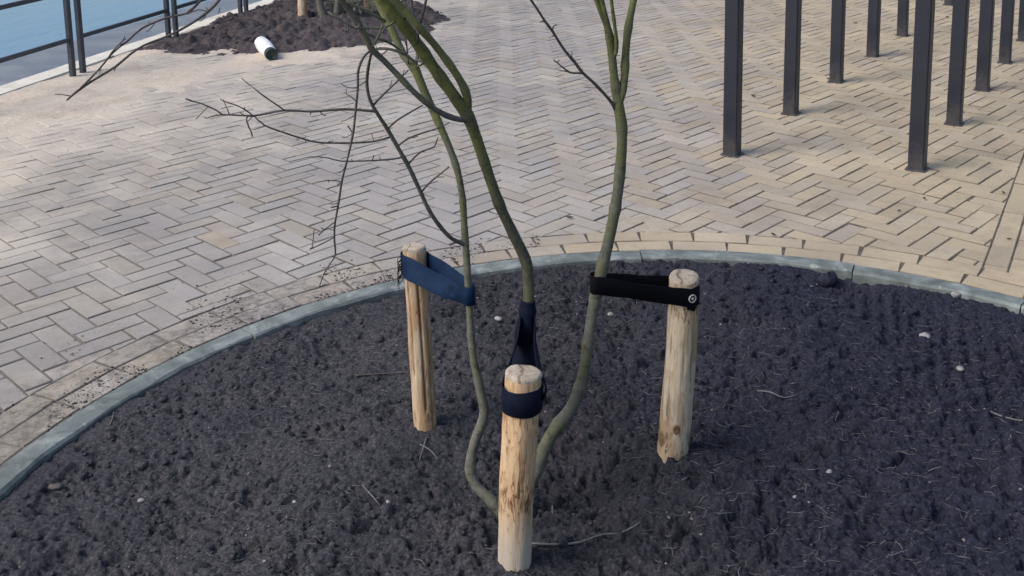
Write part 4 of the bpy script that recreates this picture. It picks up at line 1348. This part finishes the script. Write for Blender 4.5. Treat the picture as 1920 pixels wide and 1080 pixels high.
lr = np.minimum(0.007 * (1 - RNG.random(len(lx))) ** -0.5, 0.035)
lz = np.array([z2(a, b) for a, b in zip(lx, ly)])
lumps('soil_clods', lx, ly, lz - 0.1 * lr, lr, MSOIL2, 0.7)

# far stakes and far tree
W4 = make_wood('peeled_wood_far', (0.60, 0.50, 0.36), (0.40, 0.31, 0.21), (0.16, 0.10, 0.06), [(0.1, 0.06, 0.5)])
for px, py, lab, w_ in ((569, 36, 'pale wooden stake in the brown soil heap, left of the far tree', 18), (691, 22, 'pale wooden stake in the soil heap, right of the far tree', 17)):
    g = G(px, py, 0.06); g.z = z2(g.x, g.y)
    g2 = G(px, py, g.z); g2.z = z2(g2.x, g2.y)
    tp = g2 + Vector((0.01, 0.0, 0.62))
    pp = (tp - CAM); yy = PYC - FPX * pp.dot(UPV) / pp.dot(FWD); xx = 960 + FPX * pp.dot(RGT) / pp.dot(FWD)
    stake('wooden_stake', lab, None, (xx, yy), w_, w_, W4, 20 + px, base=Vector(g2), group='wooden stakes in the far bed')
g = G(632, 26, 0.08)
ft = thing('young_tree', 'second bare young tree, blurred stems rising from the brown soil heap', 'tree', (g.x, g.y, 0.0))
for (a_, b_, c_, r_) in ((( -0.13, -0.02, 0), (-0.17, 0.0, 0.5), (-0.30, 0.05, 1.3), 0.030), ((0.0, 0, 0), (0.05, 0.02, 0.5), (0.10, 0.05, 1.4), 0.028), ((0.12, 0.02, 0), (0.2, 0.0, 0.5), (0.42, -0.05, 1.3), 0.024), ((0.05, 0.05, 0), (0.3, 0.06, 0.32), (0.6, 0.05, 0.9), 0.018), ((-0.05, 0.06, 0), (-0.02, 0.1, 0.45), (-0.08, 0.2, 1.3), 0.022), ((0.16, -0.04, 0), (0.36, -0.06, 0.4), (0.75, -0.1, 1.1), 0.016), ((0.08, 0.1, 0), (0.12, 0.12, 0.5), (0.22, 0.2, 1.3), 0.02)):
    T = Tubes()
    pts = [Vector((g.x, g.y, 0)) + Vector(v) for v in ((0.3 * a_[0], 0.3 * a_[1], -0.1), (a_[0], a_[1], 0.12), b_, c_)]
    T.add(pts, [r_ * 1.1, r_, r_ * 0.9, r_ * 0.6], 10, 0.04, 0.2)
    e = up(pts[-1], r_ * 0.6, pts[-1] - pts[-2], 6, 1.3)
    T.add(*e, 7, 0.04, 0.1)
    for s_ in sprays(*e, 8, 0.6): T.add(*s_, 5, 0.04, 0.1)
    for _ in range(9):
        f = random.uniform(0.0, 1.0)
        s_ = up(pts[1].lerp(pts[2], f), r_ * 0.3, Vector((random.gauss(0, 1), random.gauss(0, 1), 0.3)), 5, random.uniform(0.25, 0.5))
        T.add(*s_, 5, 0.04, 0.08)
    T.build('stem', MPALE, ft)

# ------------------------------------------------------------------ white pipe end lying at the soil heap
f0 = P(509, 102, 7.33); b0 = P(493, 84, 7.68)
ax = (f0 - b0).normalized()
t = thing('drain_pipe', 'short white plastic pipe with black end lying at the edge of the soil heap', 'pipe', (f0.x, f0.y, 0))
def lathe(name, base, ax, prof, mat, parent, n=28):
    a_ = ax.orthogonal().normalized(); b_ = ax.cross(a_)
    V, F = [], []
    for r, h in prof:
        for k in range(n):
            q = 2 * math.pi * k / n
            V.append(base + ax * h + (a_ * math.cos(q) + b_ * math.sin(q)) * r)
    for i in range(len(prof) - 1):
        for k in range(n):
            F.append((i * n + k, i * n + (k + 1) % n, (i + 1) * n + (k + 1) % n, (i + 1) * n + k))
    F.append(tuple(range((len(prof) - 1) * n, len(prof) * n)))
    return mesh(name, V, F, mat, parent)
Lp = (f0 - b0).length
lathe('tube', b0, ax, [(0.050, -0.08), (0.054, 0.0), (0.056, Lp * 0.35), (0.050, Lp * 0.72), (0.042, Lp * 0.93), (0.040, Lp - 0.02), (0.03, Lp - 0.022)], MPIPE, t)
lathe('end_cap', b0, ax, [(0.030, Lp - 0.07), (0.0445, Lp - 0.06), (0.044, Lp + 0.010), (0.040, Lp + 0.014), (0.034, Lp + 0.012), (0.032, Lp + 0.006), (0.002, Lp + 0.006)], MCAP, t)

# ------------------------------------------------------------------ stones, sticks and leaves one can count
def pebble(px, py, size, label, name='stone', cat='stone', mat=None, flat=0.6, soil=True, group='pale stones on the soil'):
    g = hit(px, py) if soil else G(px, py, 0.002)
    if soil: g.z = float(soil_z(np.array([g.x]), np.array([g.y]))[0])
    r = rad(g, size)
    V = []
    nl, ns = 7, 10
    ph = [random.uniform(0, 6.28) for _ in range(4)]
    for i in range(nl + 1):
        b_ = math.pi * i / nl - math.pi / 2
        for k in range(ns):
            a_ = 2 * math.pi * k / ns
            q = 1 + 0.16 * math.cos(2 * a_ + ph[0]) + 0.12 * math.cos(3 * a_ + ph[1] + 2 * b_) + 0.1 * math.sin(3 * b_ + ph[2])
            V.append(Vector((g.x + r * q * math.cos(b_) * math.cos(a_), g.y + 0.8 * r * q * math.cos(b_) * math.sin(a_), g.z + r * flat * (0.45 + q * math.sin(b_)))))
    F = [(i * ns + k, i * ns + (k + 1) % ns, (i + 1) * ns + (k + 1) % ns, (i + 1) * ns + k) for i in range(nl) for k in range(ns)]
    o = mesh(name, V, F, mat or MSTONE)
    tag(o, label, cat, group)
for px, py, s_, lab in ((1676, 817, 10, 'tiny bright white stone alone in the soil right of the right stake'), (935, 604, 15, 'round grey stone in the soil left of the front tie'),
                        (1145, 592, 11, 'small white stone in the soil just below the black tie'), (1735, 630, 19, 'flat pale stone in the soil towards the right edge'),
                        (1682, 537, 12, 'round brown grey pebble below the kerb, left one of a pair'), (1700, 547, 12, 'round brown grey pebble below the kerb, right one of a pair'),
                        (1793, 564, 20, 'pale angular stone in the soil close to the kerb at the right'), (1800, 702, 16, 'long pale chip in the soil near the right edge'), (1490, 942, 9, 'small whitish chip low in the soil, right of the pale curved twig'),
                        (1555, 886, 12, 'thin pale chip in the soil right of the pale stake'), (104, 915, 22, 'brownish clod by the left end of the kerb'), (265, 939, 12, 'white chip in the soil at lower left'), (552, 933, 11, 'white chip in the soil left of the bent stem'),
                        (728, 953, 9, 'small white chip in the soil below the bent left stem'), (1083, 465, 0, '')):
    if s_ == 0: continue
    brown = 'clod' in lab or 'brown' in lab
    pebble(px, py, s_, lab, mat=MCLOD if brown else None, group=None if brown else 'pale stones on the soil')
pebble(1553, 530, 36, 'dark lump of soil leaning against the inside of the kerb at right', 'soil_clod', 'soil clod', MSOIL, 0.9, True, None)
def scrap(px, py, size, label):
    g = G(px, py, 0.003)
    r = rad(g, size); a0_ = random.uniform(0, 6.28)
    V, F = [], []
    n_ = 7
    for i in range(n_):
        t_ = i / (n_ - 1); w_ = 0.42 * math.sin(math.pi * (0.06 + 0.9 * t_)) * (1 + random.uniform(-.2, .2))
        for s_ in (-1, 0, 1):
            x, y = (t_ - 0.5) * 2 * r, s_ * w_ * r
            z = 0.004 + 0.35 * r * abs(s_) * w_ * 2 + 0.25 * r * (2 * t_ - 1) ** 2
            V.append((g.x + x * math.cos(a0_) - y * math.sin(a0_), g.y + x * math.sin(a0_) + y * math.cos(a0_), z))
    for i in range(n_ - 1):
        for k in range(2):
            F.append((i * 3 + k, i * 3 + k + 1, i * 3 + k + 4, i * 3 + k + 3))
    o = mesh('dead_leaf', V, F, MLEAF)
    md = o.modifiers.new('thick', 'SOLIDIFY'); md.thickness = 0.0012
    tag(o, label, 'leaf', 'dead leaf scraps on the paving')
for px, py, s_, lab in ((1450, 441, 14, 'dark crumpled leaf scrap in the brick ring behind the right stake'), (1068, 409, 14, 'dark leaf scrap on the bricks left of the right stem'), (1556, 149, 15, 'black scrap at the foot of the third post in the left row'),
                        (1412, 181, 13, 'brown leaf scrap on the bricks right of the first left row post'), (1604, 44, 9, 'dark leaf scrap between the third and fourth left row posts'), (1776, 33, 12, 'dark scrap beside the second post of the right row'),
                        (1881, 362, 11, 'brown leaf scrap near the line of bricks at the right edge'), (1686, 396, 10, 'small dark scrap below the first right row post'), (1733, 373, 11, 'dark scrap on the bricks just below the first right row post, nearer it'),
                        (1468, 188, 8, 'tiny scrap at the foot of the second left row post'), (1892, 449, 10, 'dark scrap on the stretcher course at the right edge')):
    scrap(px, py, s_, lab)
def soil_twig(pts, w_, label, mat=MFIB, lift=0.004):
    T = Tubes()
    P3 = []
    for px, py in pts:
        g = hit(px, py)
        g.z = max(g.z, float(soil_z(np.array([g.x]), np.array([g.y]))[0])) + lift
        P3.append(g)
    r = rad(P3[0], w_)
    T.add(P3, [r * (1 - 0.5 * i / (len(P3) - 1)) for i in range(len(P3))], 6, 0.01, 0.05)
    o = T.build('fallen_twig', mat)
    tag(o, label, 'twig', 'fallen twigs on the soil')
soil_twig([(996, 1022), (1040, 1024), (1085, 1020), (1130, 1008), (1165, 1002), (1200, 986)], 5, 'long pale curved twig on the soil right of the front stake')
soil_twig([(800, 822), (793, 845), (787, 864)], 3, 'thin straw standing nearly upright below the split stake')
soil_twig([(788, 836), (806, 846), (822, 864)], 3, 'thin straw crossing another below the split stake')
soil_twig([(679, 912), (700, 935), (712, 950)], 2.5, 'thin bent straw in the soil left of the bent stem')
soil_twig([(668, 708), (720, 704), (768, 700)], 4, 'dark twig lying in the soil left of the split stake', MTWIG)
soil_twig([(1420, 735), (1445, 742), (1470, 748), (1498, 742)], 3, 'pale curled root in the soil right of the pale stake')
soil_twig([(1036, 954), (1036, 968)], 4, 'short pale stub upright in soil above the long twig')
soil_twig([(206, 800), (212, 785), (213, 775)], 3, 'pale grass stalk leaning against the kerb at left')
soil_twig([(1845, 770), (1875, 785), (1905, 790), (1918, 792)], 4, 'pale root at the right edge of the soil')
